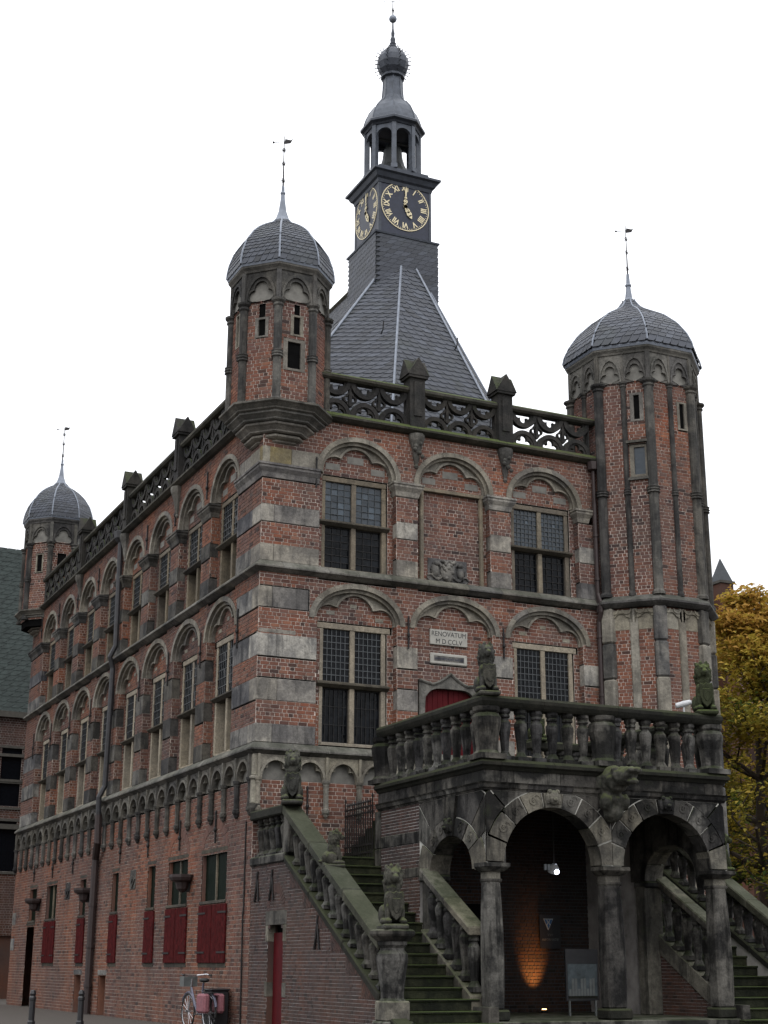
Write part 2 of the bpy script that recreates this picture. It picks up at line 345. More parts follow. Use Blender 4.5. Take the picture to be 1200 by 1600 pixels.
# ------------------------------------------------------------------ brickwork
UNIT = {}
def unit_brick(mat):
    if mat not in UNIT:
        L = []
        for i in range(9):
            L.append(MB().box(-.5, .5, -.5, .5, -.5, .5, (i+.5)/9).mesh('brick', mat, bevel=0))
        UNIT[mat] = L
    return UNIT[mat]
class Bricks:
    """rows of separate bricks on a wall plane; joints are the recessed mortar sheet behind them"""
    def __init__(s, course=.107, length=.27, proud=.014, g=.0095): s.g = g; s.c = course; s.L = length; s.b = []; s.q = []; s.p = proud
    def rect(s, u0, u1, v0, v1, holes=(), inside=None, d=0., T=None):
        """holes: fn(v)->list of (a,b) to leave out; inside: fn(v)->(a,b) to keep"""
        n = max(1, round((v1-v0)/s.c)); h = (v1-v0)/n
        for r in range(n):
            a, b = v0+r*h, v0+(r+1)*h; vm = (a+b)/2; iv = [(u0, u1)]
            if inside:
                k = inside(vm)
                if not k: continue
                iv = [(max(u0, k[0]), min(u1, k[1]))]
            for hf in holes:
                for (x0, x1) in hf(vm):
                    nv = []
                    for (p, q) in iv:
                        if x1 <= p or x0 >= q: nv.append((p, q)); continue
                        if x0 > p: nv.append((p, x0))
                        if x1 < q: nv.append((x1, q))
                    iv = nv
            row = int(round(a/s.c))
            for (p, q) in iv:
                if q-p < .01: continue
                s.q.append((p, q, a, b, d, T))
                L, H = s.L, s.L/2; ln = L if row % 2 else H
                off = [0, H*.5, L*.5, H*.5][row % 4]+random.uniform(-.02, .02)
                x = math.floor((p-off)/(L))*L+off-L; alt = row % 2 == 0
                while x < q:
                    w = H if (alt and random.random() < .8) else (L if random.random() < .85 else H)
                    x2 = x+w; lo, hi = max(x, p), min(x2, q)
                    if hi-lo > .03:
                        t = min(1, max(0, random.gauss(.5, .24)))
                        g = s.g
                        s.b.append((lo+g, hi-g if hi < q else hi-.001, a+g, b-g, d, t, T))
                    x = x2
    def local(s, u, v, d, T):
        if T is None: return (u, -d, v)
        o, rz = T; c, sn = math.cos(rz), math.sin(rz); return (o[0]+u*c+d*sn, o[1]+u*sn-d*c, v)
    def mortar(s, name, mat, parent, **kw):
        mb = MB()
        for (p, q, a, b, d, T) in s.q: mb.add([s.local(p, a, d, T), s.local(q, a, d, T), s.local(q, b, d, T), s.local(p, b, d, T)], [(0, 1, 2, 3)])
        return mb.build(name, mat, parent, recalc=False, **kw)
    def emit(s, wall, mat, count=300, vis=None):
        """count largest in the picture become objects, the rest one mesh; all in wall-local space"""
        mw = wall.matrix_basis.copy(); sc = []
        for i, b in enumerate(s.b):
            if vis and not vis(b): sc.append(0); continue
            c = mw @ Vector(s.local((b[0]+b[1])/2, (b[2]+b[3])/2, b[4], b[6])); x, y, z = proj(c)
            if not (0 < x < 1200 and 0 < y < 1600): sc.append(0); continue
            e = mw @ Vector(s.local(b[1], (b[2]+b[3])/2, b[4], b[6])); x2, _, _ = proj(e)
            sc.append(abs(x2-x)*2*(b[3]-b[2])/z)
        order = np.argsort(-np.array(sc)) if len(sc) else []
        top = set(int(i) for i in order[:count] if sc[int(i)] > 0)
        V = np.zeros((len(s.b)*8, 3)); F = []; Tn = []; k = 0
        um = unit_brick(mat)
        for i, (u0, u1, v0, v1, d, t, T) in enumerate(s.b):
            jit = s.p+random.uniform(-.004, .004)
            if i in top:
                rz = T[1] if T else 0
                inst('brick', um[min(8, int(t*9))], wall, s.local((u0+u1)/2, (v0+v1)/2, d+(jit-.02)/2, T), rz, (u1-u0, jit+.02, v1-v0)); continue
            pts = [s.local(u, v, dd, T) for dd in (d-.005, d+jit) for (u, v) in ((u0, v0), (u1, v0), (u1, v1), (u0, v1))]
            V[k*8:k*8+8] = pts; o = k*8
            F += [(o+4, o+5, o+6, o+7), (o, o+1, o+5, o+4), (o+1, o+2, o+6, o+5), (o+2, o+3, o+7, o+6), (o+3, o, o+4, o+7)]; Tn += [t]*5; k += 1
        me = bpy.data.meshes.new('brickwork'); me.from_pydata(V[:k*8].tolist(), [], F)
        at = me.attributes.new('tint', 'FLOAT', 'FACE'); at.data.foreach_set('value', Tn); me.materials.append(M[mat])
        o = inst('brickwork', me, wall); o['kind'] = 'stuff'; return o
def hrect(u0, u1, v0, v1): return lambda v: [(u0, u1)] if v0 < v < v1 else []
def harch(uc, hw, vs, rise, v0):
    def f(v):
        if v0 < v <= vs: return [(uc-hw, uc+hw)]
        if vs < v < vs+rise: k = hw*math.sqrt(max(0, 1-((v-vs)/rise)**2)); return [(uc-k, uc+k)]
        return []
    return f
def iarch(uc, hw, vs, rise, v0):
    f = harch(uc, hw, vs, rise, v0); return lambda v: (f(v) or [None])[0]
def ell(hw, rise): return lambda t: hw*rise/math.sqrt((rise*math.cos(t))**2+(hw*math.sin(t))**2)
def lobes(circles):
    """polar outline of a union of circles that all hold the centre (cusped trefoil)"""
    def f(t):
        best = .02; cs, sn = math.cos(t), math.sin(t)
        for (x, y, r) in circles:
            b = x*cs+y*sn; q = b*b-(x*x+y*y-r*r)
            if q >= 0: best = max(best, b+math.sqrt(q))
        return best
    return f
def boxr(l, r, t, b=0.):
    def f(a):
        c, s_ = math.cos(a), math.sin(a); k = 1e9
        if c > 1e-6: k = min(k, r/c)
        if c < -1e-6: k = min(k, -l/c)
        if s_ > 1e-6: k = min(k, t/s_)
        if s_ < -1e-6 and b: k = min(k, -b/s_)
        return k
    return f

# ------------------------------------------------------------------ lettering and carved figures (made first, while the scene is empty)
FONTS = {}
def textmesh(s_, size, depth=.002, bold=0., ay='TOP_BASELINE'):
    k = (s_, size, depth, bold, ay)
    if k not in FONTS:
        c = bpy.data.curves.new('lettering', 'FONT'); c.body = s_; c.size = size; c.align_x = 'CENTER'; c.extrude = depth; c.offset = bold
        if ay == 'CENTER': c.align_y = 'CENTER'
        t = bpy.data.objects.new('tmp', c); COL.objects.link(t); me = bpy.data.meshes.new_from_object(t.evaluated_get(bpy.context.evaluated_depsgraph_get())); bpy.data.objects.remove(t); me.materials.clear(); FONTS[k] = me
    return FONTS[k].copy()
def text(s_, size, parent, loc, mat, sx=1., rx=math.pi/2, rz=0, depth=.002, bold=0.):
    me = textmesh(s_, size, depth, bold); me.materials.append(M[mat]); o = inst('lettering', me, parent, loc, (rx, 0, rz)); o.scale = (sx, 1, 1); return o
for _s, _z in (('RENOVATUM', .2), ('M D CCLV', .2), ('HERNIEUWD IN HET JAAR 1875', .087), ('INFORMATIE', .12), ('VVV', .12)): textmesh(_s, _z)
NUMERALS = ('XII', 'I', 'II', 'III', 'IIII', 'V', 'VI', 'VII', 'VIII', 'IX', 'X', 'XI')
for _s in NUMERALS: textmesh(_s, .30, .004, .008, 'CENTER')
def sculpt(name, balls, mat, voxel=.03, rough=.0, freq=6):
    mb = MB()
    for b in balls: mb.sphere(b[0], b[1], 12, 8)
    me = mb.mesh('tmp', mat); o = bpy.data.objects.new('tmp', me); COL.objects.link(o)
    md = o.modifiers.new('r', 'REMESH'); md.mode = 'VOXEL'; md.voxel_size = voxel; sm = o.modifiers.new('s', 'SMOOTH'); sm.factor = .5; sm.iterations = 1
    r = bpy.data.meshes.new_from_object(o.evaluated_get(bpy.context.evaluated_depsgraph_get())); bpy.data.objects.remove(o)
    if rough:
        for v in r.vertices:
            n_ = mnoise.noise(v.co*freq)+.5*mnoise.noise(v.co*freq*2.3); k = rough(v.co) if callable(rough) else rough; v.co += v.normal*(n_*k)
    r.polygons.foreach_set('use_smooth', [True]*len(r.polygons)); r.name = name
    if not r.materials: r.materials.append(M[mat])
    return r
gb = [((0, .1, 0), (.3, .3, .34)), ((0, -.2, .06), (.26, .34, .28)), ((0, -.5, .1), (.2, .3, .2)), ((0, -.78, .14), (.15, .2, .12)), ((0, -.95, .17), (.13, .14, .07)), ((0, -.86, -.03), (.11, .17, .05)), ((.13, -.45, .24), (.07, .1, .07)), ((-.13, -.45, .24), (.07, .1, .07)), ((0, -.05, -.32), (.26, .26, .25)), ((.0, -.1, -.55), (.2, .2, .2)), ((.22, -.2, -.35), (.1, .16, .16)), ((-.22, -.2, -.35), (.1, .16, .16))]
GARG = sculpt('gargoyle', gb, 'statue', .03, .03, 8)
def lion_meshes():
    rng = random.Random(11)
    body = [((0, .18, .2), (.25, .27, .22)), ((.2, .1, .18), (.12, .22, .19)), ((-.2, .1, .18), (.12, .22, .19)), ((0, .05, .45), (.2, .2, .3)), ((0, -.06, .66), (.19, .17, .2)),
            ((.17, -.16, .4), (.085, .09, .2)), ((-.17, -.16, .4), (.085, .09, .2)), ((.17, -.22, .2), (.075, .085, .2)), ((-.17, -.22, .2), (.075, .085, .2)), ((.18, -.3, .05), (.09, .12, .06)), ((-.18, -.3, .05), (.09, .12, .06)),
            ((.24, -.1, .05), (.09, .2, .06)), ((-.24, -.1, .05), (.09, .2, .06)),
            ((0, -.05, .86), (.23, .2, .22)), ((0, .06, .76), (.22, .17, .26)), ((0, -.17, .9), (.14, .13, .14)), ((0, -.3, .85), (.085, .1, .075)), ((0, -.3, .8), (.07, .07, .04)), ((.07, -.26, .95), (.035, .04, .03)), ((-.07, -.26, .95), (.035, .04, .03)), ((.16, -.05, 1.03), (.05, .05, .07)), ((-.16, -.05, 1.03), (.05, .05, .07)), ((0, .42, .08), (.07, .16, .06)), ((.16, .44, .1), (.16, .06, .05))]
    for k in range(46):   # curls of the mane
        a = rng.uniform(.5, 2*math.pi-.5); z = rng.uniform(.6, 1.08); r = .2*math.sqrt(max(.1, 1-((z-.84)/.3)**2))
        body.append(((r*math.sin(a), -.02-r*math.cos(a)*.9, z), (.055,)*3))
    me = sculpt('lion_body', body, 'statue', .016, lambda c: .02 if c.z > .6 and c.y > -.16 else .005, 16)
    sh = MB(); pts = [(-.17, .60), (-.19, .5), (-.17, .3), (-.1, .14), (0, .06), (.1, .14), (.17, .3), (.19, .5), (.17, .60), (.06, .57), (0, .61), (-.06, .57)]
    sh.prism(pts, 'y', -.37, -.31); sh.prism([(p[0]*.55, .33+(p[1]-.33)*.55) for p in pts], 'y', -.39, -.37)
    bs = MB(); bs.box(-.3, .3, -.42, .38, -.1, .0)
    return me, sh.mesh('shield', 'statue', bevel=.01), bs.mesh('statue_base', 'statue', bevel=.03)
LB, LS, LP = lion_meshes()
# ================================================================== THE SETTING: ground
g = MB().box(-400, 500, -300, 600, -1, 0).build('ground', 'mortar', recalc=False)
def ground_mat():
    t = NT('paving'); p = t.pos()
    br = t.add('ShaderNodeTexBrick'); br.inputs['Scale'].default_value = 5; br.inputs['Color1'].default_value = (.055, .046, .04, 1)
    br.inputs['Color2'].default_value = (.085, .07, .062, 1); br.inputs['Mortar'].default_value = (.045, .04, .034, 1); br.inputs['Mortar Size'].default_value = .03
    t.lk(p, br.inputs[0]); n = t.noise(p, .7, 5)
    c = t.mix(t.ramp(n, [(.4, (0, 0, 0)), (.7, (.6,)*3)]), br.outputs[0], (.06, .058, .045)); return t.done(c, .85)
g.data.materials[0] = ground_mat(); tag(g, 'brown brick paving of the town square', None, kind='structure')

# ================================================================== WEIGH HOUSE
house = tag(empty('weigh_house'), 'old red brick weigh house with corner turrets, slate roof and clock tower', 'building')
XR, LY = 11.2, 29.73                       # front wall runs to the stair tower, left wall runs back
FC = [2.97, 6.10, 9.24]                    # front bay centres
LC = [-(3.22+3.28*i) for i in range(8)]    # left bay centres (u = -y)
LOWB = [(7.38, 7.88), (8.52, 9.12), (9.73, 10.36)]
UPB = [(12.42, 12.92), (13.56, 14.06)]
HWL, HWU = 1.24, 1.22
CS = {b: (random.uniform(.35, .7), random.uniform(.5, .95)) for b in LOWB+UPB+[(11.10, 11.69)]}
SPL, SPU = 10.93, 15.29

class Wall:
    def __init__(s): s.bk = Bricks(); s.todo = []; s.holes = []
    def later(s, fn): s.todo.append(fn)
    def finish(s, name, mat_m, mat_b, count=300, vis=None, loc=(0, 0, 0), rz=0):
        w = s.bk.mortar(name, mat_m, house, loc=loc, rz=rz); s.bk.emit(w, mat_b, count, vis)
        for fn in s.todo: fn(w)
        return w
def stone(w, name, u0, u1, v0, v1, d0, d1, mat, bev=.012): return MB().wb(u0, u1, v0, v1, d0, d1).build(name, mat, w, bevel=bev)

RING = {}
def ring_stones(w, key, uc, vs, hi, ri, ho, ro, dep, mat, n=7):
    """arch of separate stones, inner moulding set back"""
    if key not in RING:
        L = []; cuts = [0]+[math.pi*(i+random.uniform(-.12, .12))/n for i in range(1, n)]+[math.pi]
        hm, rm = hi+(ho-hi)*.38, ri+(ro-ri)*.38
        for a, b in zip(cuts, cuts[1:]):
            mb = MB(); mb.radial((0, 0), ell(hm, rm), ell(ho, ro), a+.003, b-.003, 6, dep, .04)
            mb.radial((0, 0), ell(hi, ri), ell(hm, rm), a+.003, b-.003, 6, dep, -.06)
            L.append(mb.mesh('arch_stone', mat, recalc=True))
        RING[key] = L
    for me in RING[key]: inst('arch_stone', me, w, (uc, 0, vs))
TRAC = {}
def tracery(w, key, uc, vs, circ, hi, ri, d0, d1, mat):
    if key not in TRAC:
        mb = MB(); f = lobes(circ); mb.radial((0, 0), f, ell(hi, ri), .001, math.pi-.001, 64, d0, d1)
        mb.radial((0, 0), f, lambda t: min(f(t)+.07, ell(hi, ri)(t)), .001, math.pi-.001, 64, d1, d1+.05)
        TRAC[key] = mb.mesh('tracery', mat)
    inst('tracery', TRAC[key], w, (uc, 0, vs))

# ---- windows -----------------------------------------------------------------
WIN = {}
def lattice(w, h, nx, ny, r=.011, arch=False):
    mb = MB()
    for i in range(1, nx): x = w*i/nx; mb.box(x-r, x+r, -.012, .004, 0, h)
    for j in range(1, ny): z = h*j/ny; mb.box(0, w, -.010, .006, z-r, z+r)
    return mb
def quarrels(w, y, z0, z1, nx, ny):
    """small panes, each seated at its own slight angle"""
    mb = MB()
    for i in range(nx):
        for j in range(ny):
            x0, x1 = w*i/nx, w*(i+1)/nx; a, b = z0+(z1-z0)*j/ny, z0+(z1-z0)*(j+1)/ny
            q = [random.gauss(0, .004) for _ in range(3)]; q.append(q[0]+q[2]-q[1])
            mb.add([(x0, y+q[0], a), (x1, y+q[1], a), (x1, y+q[2], b), (x0, y+q[3], b)], [(0, 1, 2, 3)], min(1, max(0, random.gauss(.45, .15))))
    return mb
def window(key, loc, rz, H, ht, hw=1.03, jw=.13, mw=.15, lint=.15, dl=.30, style='low', fm='frame'):
    """stone cross window standing at z=0 of its own space; front of the frame at y=0"""
    k = (key, fm)
    if k not in WIN:
        D = {}
        mb = MB(); mb.box(-hw, -hw+jw, 0, .42, 0, H-lint); mb.box(hw-jw, hw, 0, .42, 0, H-lint); mb.box(-hw, hw, 0, .42, -.0, .07)
        D['window_frame'] = mb.mesh('window_frame', fm, bevel=.012)
        e = .14 if style == 'low' else .0
        D['lintel'] = MB().box(-hw-e, hw+e, -.015, .42, H-lint, H).mesh('lintel', fm, bevel=.012)
        D['mullion'] = MB().box(-mw/2, mw/2, .004, .41, .07, H-lint).mesh('mullion', fm, bevel=.012)
        mb = MB(); mb.prism([(-.13, ht+.10), (-.13, ht+.06), (-.02, ht-.01), (.0, ht-.02), (.40, ht-.02), (.40, ht+.16), (-.0, ht+.16)], 'x', -hw-.08, hw+.08)
        D['transom'] = mb.mesh('transom', 'frame_dark', bevel=0)
        lw = hw-jw-mw/2
        D['lw'] = lw; z1 = ht+.16; z2 = H-lint
        g = 'glass' if style in ('low', 'lowleft') else 'glass_sky'
        QX, QY = {'low': (6, 8), 'up': (4, 6), 'upclear': (6, 8)}.get(style, (5, 6)); gy = .07 if style != 'lowleft' else .035
        D['pane_up'] = quarrels(lw, gy, z1, z2, QX, QY).mesh('pane', g if style != 'upclear' else 'glass_sky', recalc=False)
        D['pane_low'] = quarrels(lw, dl, .07, ht-.02, 6 if style == 'low' else 4, 6).mesh('pane', 'glass', recalc=False)
        nx, ny = {'low': (6, 8), 'up': (4, 6), 'upclear': (6, 8)}.get(style, (5, 6))
        L = lattice(lw, z2-z1, nx, ny, .0115 if style == 'low' else (.006 if style == 'up' else .011)); me = L.mesh('lead_lattice', 'came'); D['lat_up'] = (me, gy-.012, z1)
        nx2, ny2 = (6, 3) if style == 'low' else ((3, 6) if style == 'up' else (4, 6))
        L = lattice(lw, ht-.09, nx2, ny2, .008); D['lat_low'] = (L.mesh('lead_lattice', 'iron'), dl-.014, .07)
        if style == 'low':   # iron window bars in front of the lower lights
            mb = MB()
            for i in range(1, 6): mb.box(lw*i/6-.009, lw*i/6+.009, dl-.09, dl-.07, .07, ht-.02)
            D['bars'] = mb.mesh('window_bars', 'iron')
        cs = MB(); cs.box(0, .03, dl-.04, dl, .07, ht-.02); cs.box(lw-.03, lw, dl-.04, dl, .07, ht-.02); cs.box(.03, lw-.03, dl-.04, dl, .07, .1); cs.box(.03, lw-.03, dl-.04, dl, ht-.05, ht-.02)
        D['case'] = cs.mesh('casement', 'iron')
        WIN[k] = D
    D = WIN[k]; w = empty('window', loc, rz, house)
    for n in ('window_frame', 'lintel', 'mullion', 'transom'): inst(n, D[n], w)
    for x in (-hw+jw, mw/2):
        inst('pane', D['pane_up'], w, (x, 0, 0)); inst('pane', D['pane_low'], w, (x, 0, 0))
        for q in ('lat_up', 'lat_low'):
            me, y, z = D[q]; inst('lead_lattice', me, w, (x, y, z))
        inst('casement', D['case'], w, (x, 0, 0))
    return w

def bay_low(W, uc, rec, mats, door=False, key='lf'):
    """lower storey bay: cusped round arch over a recessed stone cross window"""
    W.holes.append(harch(uc, HWL, SPL, 0, 7.0)); W.holes.append(harch(uc, 1.45, SPL, 1.06, SPL))
    hw_win = [hrect(uc-1.04, uc+1.04, 7.3, 10.75), hrect(uc-1.2, uc+1.2, 10.72, 10.9)] if not door else [harch(6.0, 1.0, 8.9, .5, 5.0), hrect(5.37, 6.6, 10.57, 11.02), hrect(5.38, 6.6, 10.0, 10.33)]
    W.bk.rect(uc-HWL, uc+HWL, 7.36 if not door else 6.0, SPL+.86, hw_win, iarch(uc, HWL, SPL, .86, 5), -rec)
    for s_, rz in ((-1, -math.pi/2), (1, math.pi/2)):   # jambs, banded like the pier
        hb = [hrect(-9, 9, a, b) for a, b in LOWB]
        if s_ < 0: W.bk.rect(0, rec, 7.36, SPL, hb, None, 0, ((uc-HWL, 0), math.pi/2))
        else: W.bk.rect(-rec, 0, 7.36, SPL, hb, None, 0, ((uc+HWL, 0), -math.pi/2))
    def f(w):
        ring_stones(w, key+'low', uc, SPL, HWL, .86, 1.49, 1.10, -rec, mats['arch'])
        tracery(w, key+'low', uc, SPL, [(0, .21, .58), (.80, .06, .40), (-.80, .06, .40)], HWL, .86, -rec, -rec+.07, mats['arch'])
        if not door:   # small stone inlays in the tympanum
            for (a, b, h) in ((-.12, .2, .45), (-.86, .26, .2), (.66, .26, .12)): stone(w, 'inlay_stone', uc+a, uc+a+b, SPL+h, SPL+h+.11, -rec, -rec+.022, 'stone_pale', 0)
    W.later(f)
def bay_up(W, uc, rec, mats, niche=False, key='uf'):
    W.holes.append(harch(uc, HWU, SPU, 0, 12.0)); W.holes.append(harch(uc, 1.31, SPU, 1.13, SPU))
    holes = [hrect(uc-1.04, uc+1.04, 12.3, 15.27)] if not niche else [hrect(uc-1.3, uc+1.3, 15.18, 15.31)]
    W.bk.rect(uc-HWU, uc+HWU, 12.42, SPU+.95, holes, iarch(uc, HWU, SPU, .95, 5), -rec)
    for s_ in (-1, 1):
        hb = [hrect(-9, 9, a, b) for a, b in UPB+[(14.84, 15.4)]]
        if s_ < 0: W.bk.rect(0, rec, 12.42, SPU, hb, None, 0, ((uc-HWU, 0), math.pi/2))
        else: W.bk.rect(-rec, 0, 12.42, SPU, hb, None, 0, ((uc+HWU, 0), -math.pi/2))
    def f(w):
        ring_stones(w, key+'up', uc, SPU, 1.1, .94, 1.35, 1.17, -rec, mats['arch'], 5)
        tracery(w, key+'up', uc, SPU, [(0, .33, .52), (.67, .14, .40), (-.67, .14, .40)], 1.1, .94, -rec, -rec+.07, mats['arch'])
        # plastered backs of the cusps
        for a, b, h, hh in ((-.26, .52, .42, .22), (-.95, .45, .16, .2), (.5, .45, .16, .2)): stone(w, 'inlay_stone', uc+a, uc+a+b, SPU+h, SPU+h+hh, -rec, -rec+.02, 'render', 0)
    W.later(f)
def impost(w, u0, u1, rec, mat, corner=False):
    """moulded impost block on a pier, top at the spring of the arch"""
    mb = MB(); e = .12
    prof = [(0.0, 14.84), (.03, 14.86), (.06, 15.0), (.14, 15.12), (.14, 15.18), (.17, 15.2), (.17, 15.26), (.10, SPU-.005)]
    v = []; n = len(prof)
    for d, z in prof: v += [(u0-d, -d, z), (u1+d, -d, z), (u1+d, rec-.02, z), (u0-d, rec-.02, z)]
    f = [(i*4+k, i*4+(k+1) % 4, i*4+4+(k+1) % 4, i*4+4+k) for i in range(n-1) for k in range(4)]+[(0, 3, 2, 1), (n*4-4, n*4-3, n*4-2, n*4-1)]
    MB().add(v, f).build('impost', mat, w)
def anchor(w, u, v0, v1, d=.03): 
    mb = MB(); mb.wb(u-.02, u+.02, v0, v1, d, d+.04); mb.sphere((u, -d-.03, (v0+v1)/2-.05), (.05, .05, .08), 8, 5); mb.sphere((u, -d-.02, v1), (.03, .03, .07), 8, 5)
    mb.build('wall_anchor', 'iron', w)

# ---- frieze of little cusped arches under the lower string course --------------
def frieze(W, us, pitch, mats):
    def f(w):
        cir = [(0, .31, .215), (.25, .1, .185), (-.25, .1, .185)]; fl = lobes(cir); h = pitch/2-.004; er = ell(pitch*.455, .545)
        mb = MB(); mb.radial((0, 0), er, boxr(h, h, .65), .001, math.pi-.001, 40, -.08, .06)
        mb.radial((0, 0), lambda t: er(t)-.05, lambda t: er(t)+.025, .0, math.pi, 28, -.02, .13); me = mb.mesh('frieze_arch', mats['frieze'])
        mb = MB(); mb.radial((0, 0), fl, lambda t: max(fl(t)+.01, er(t)-.01), .001, math.pi-.001, 48, -.08, .0); mb.radial((0, 0), fl, lambda t: fl(t)+.05, .001, math.pi-.001, 48, .0, .05); mm = mb.mesh('frieze_cusp', mats['frieze'])
        bk_ = MB().wb(-h, h, 0, .62, -.12, -.08).mesh('frieze_back', 'render')
        c = MB(); c.lathe([(.09, -.02), (.105, .0), (.105, .03), (.078, .06), (.078, .62), (.09, .66), (.09, .69), (.115, .73), (.125, .78), (.125, .8)], (0, -.07, -.78), 8)
        c.lathe([(.015, -.22), (.06, -.16), (.07, -.12), (.11, -.07), (.12, -.02), (.08, 0)], (0, -.07, -.78), 8); ml = c.mesh('frieze_colonnette', mats['col'])
        rb = MB().wb(-.035, .035, 0, .65, .05, .15).mesh('frieze_rib', mats['frieze'])
        for i, u in enumerate(us):
            inst('frieze_colonnette', ml, w, (u, 0, 6.41)); inst('frieze_rib', rb, w, (u, 0, 6.4))
            if i < len(us)-1:
                c_ = (u+us[i+1])/2
                for n_, q in (('frieze_arch', me), ('frieze_cusp', mm), ('frieze_back', bk_)): inst(n_, q, w, (c_, 0, 6.4))
    W.later(f)

# ---- FRONT WALL ---------------------------------------------------------------
W = Wall(); mats = dict(arch='arch', frieze='stone_pale', col='arch')
for i, uc in enumerate(FC):
    bay_low(W, uc, .26, mats, door=(i == 1)); bay_up(W, uc, .26, mats, niche=(i == 1))
piersL = [(0, FC[0]-HWL), (FC[0]+HWL, FC[1]-HWL), (FC[1]+HWL, FC[2]-HWL), (FC[2]+HWL, XR)]
piersU = [(0, FC[0]-HWU), (FC[0]+HWU, FC[1]-HWU), (FC[1]+HWU, FC[2]-HWU), (FC[2]+HWU, XR)]
for (a, b), bands in [(p, LOWB) for p in piersL]+[(p, UPB+[(14.84, 15.29)]) for p in piersU]:
    for v0, v1 in bands: W.holes.append(hrect(a-.01, b+.01, v0, v1))
W.holes += [hrect(-1, 20, 6.38, 7.36), hrect(-1, 20, 12.1, 12.42), hrect(0, 1.5, 11.10, 11.69), hrect(0, 1.78, 15.29, 15.78)]
W.bk.rect(-.012, XR, 3.6, 16.85, W.holes)
def stones_front(w):
    for k, (bands, piers) in enumerate(((LOWB, piersL), (UPB, piersU))):
        for v0, v1 in bands:
            for j, (a, b) in enumerate(piers):
                if j == 0:
                    stone(w, 'band_stone', CS[(v0, v1)][0]+.008, b, v0, v1, -.26, .02, 'stone'); continue
                stone(w, 'band_stone', a, min(b, XR), v0, v1, -.26, .022, 'stone')
    c = .8; stone(w, 'band_stone', CS[(11.10, 11.69)][0]+.008, 1.46, 11.10, 11.69, -.2, .02, 'stone')
    stone(w, 'band_stone', .0, 1.1, 10.37, 10.5, -.2, .019, 'stone')
    stone(w, 'band_stone', -.04, .85, 15.30, 15.78, -.2, .03, 'stone_yellow'); stone(w, 'band_stone', .86, 1.72, 15.30, 15.78, -.2, .02, 'stone_pale')
    for j, (a, b) in enumerate(piersU):
        if j > 0: impost(w, a, min(b, XR-.4), .26, 'stone')
    # niche in the middle bay of the upper storey
    uc = FC[1]
    MB().wb(uc-1.1, uc+1.1, 15.19, 15.3, -.26, -.12).build('niche_ledge', 'frame', w, bevel=.01)
    for s_ in (-1, 1): MB().lathe([(.07, 12.43), (.07, 15.18)], (uc+s_*1.0, .18, 0), 8).build('niche_shaft', 'frame', w)
    # carved coat of arms
    mb = MB(); mb.wb(-.66, .66, 0, .72, -.02, .03); o = mb.build('crest_slab', 'stone_blue', w, (uc-.12, .26, 12.46), bevel=.02)
    sc = MB(); rr = random.Random(3)
    sc.sphere((0, -.07, .32), (.26, .08, .3), 14, 8)
    for s_ in (-1, 1):
        sc.sphere((s_*.42, -.06, .33), (.12, .08, .2), 10, 6); sc.sphere((s_*.4, -.08, .55), (.09, .09, .09), 8, 5)
        for a in range(9):
            t = a*.75; sc.tube([(s_*(.35+.2*math.cos(t+q*.5)*(1-q*.08)), -.05, .34+.28*math.sin(t+q*.5)*(1-q*.05)) for q in range(5)], .035, 6)
        sc.tube([(s_*(.58-.1*math.cos(q)), -.05, .12+.09*math.sin(q)) for q in np.linspace(0, 5, 9)], .03, 6)
    for q in range(14): sc.sphere((rr.uniform(-.2, .2), -.13, rr.uniform(.1, .55)), rr.uniform(.03, .06), 7, 5)
    sc.tube([(-.22+.44*q/8, -.07, .62+.04*math.sin(q*1.7)) for q in range(9)], .05, 6)
    sc.build('coat_of_arms', 'stone_blue', w, (uc-.12, .26, 12.46), smooth=True)
    # tablets over the door
    MB().wb(5.37, 6.60, 10.57, 11.02, -.26, -.19).build('inscription_tablet', 'plaque', w, bevel=.012)
    MB().wb(5.38, 6.60, 10.0, 10.33, -.26, -.2).build('inscription_tablet', 'plaque', w, bevel=.03)
    for txt, size, u, v, d, mt in (('RENOVATUM', .2, 5.985, 10.83, -.188, 'ink'), ('M D CCLV', .2, 5.985, 10.61, -.188, 'ink'), ('HERNIEUWD IN HET JAAR 1875', .087, 5.99, 10.135, -.194, 'ink_blue')):
        text(txt, size, w, (u, -d, v), mt, sx=.95 if size > .1 else .8)
    MB().wb(5.5, 6.48, 10.09, 10.25, -.2, -.1985).build('inscription_ground', 'stone_blue', w)
    # ogee hood of the door
    cx = 6.0; hood = MB()
    pts = []
    for i in range(41):
        t = -1+2*i/40; x = t*1.02; a = abs(t)
        z = 9.28+.34*max(0, (1-a*1.6))**1.6+(.10*a**3 if a > .6 else 0); pts.append((cx+x, z))
    poly = pts+[(cx+.98, 8.0), (cx+.74, 8.0)]+[(cx+.74*math.cos(t)*1., 8.0+.0+ (1.1+.0 if False else 0)+8.85-8.0+.38*math.sin(t)**.6) for t in np.linspace(0.02, math.pi-.02, 15)]+[(cx-.74, 8.0), (cx-.98, 8.0)]
    # built as strips so that the outline stays clean
    n = 40; v = []
    inn = lambda x: 8.95+.33*max(0, 1-(abs(x)/.84)**5) if abs(x) < .84 else 8.0
    for i in range(n+1):
        x = -1.02+2.04*i/n; zo = pts[i][1]; zi = inn(x)
        for d in (-.26, -.13): v += [(cx+x, -d, zi), (cx+x, -d, zo+.12)]
    f = []
    for i in range(n):
        a = i*4; b = a+4; f += [(a, b, b+1, a+1), (a+2, a+3, b+3, b+2), (a+1, b+1, b+3, a+3), (a, a+2, b+2, b)]
    f += [(0, 1, 3, 2), (n*4, n*4+2, n*4+3, n*4+1)]
    hood.add(v, f)
    for s_ in (-1, 1): hood.wb(cx+s_*.93-.09, cx+s_*.93+.09, 6.1, 8.0, -.26, -.13)
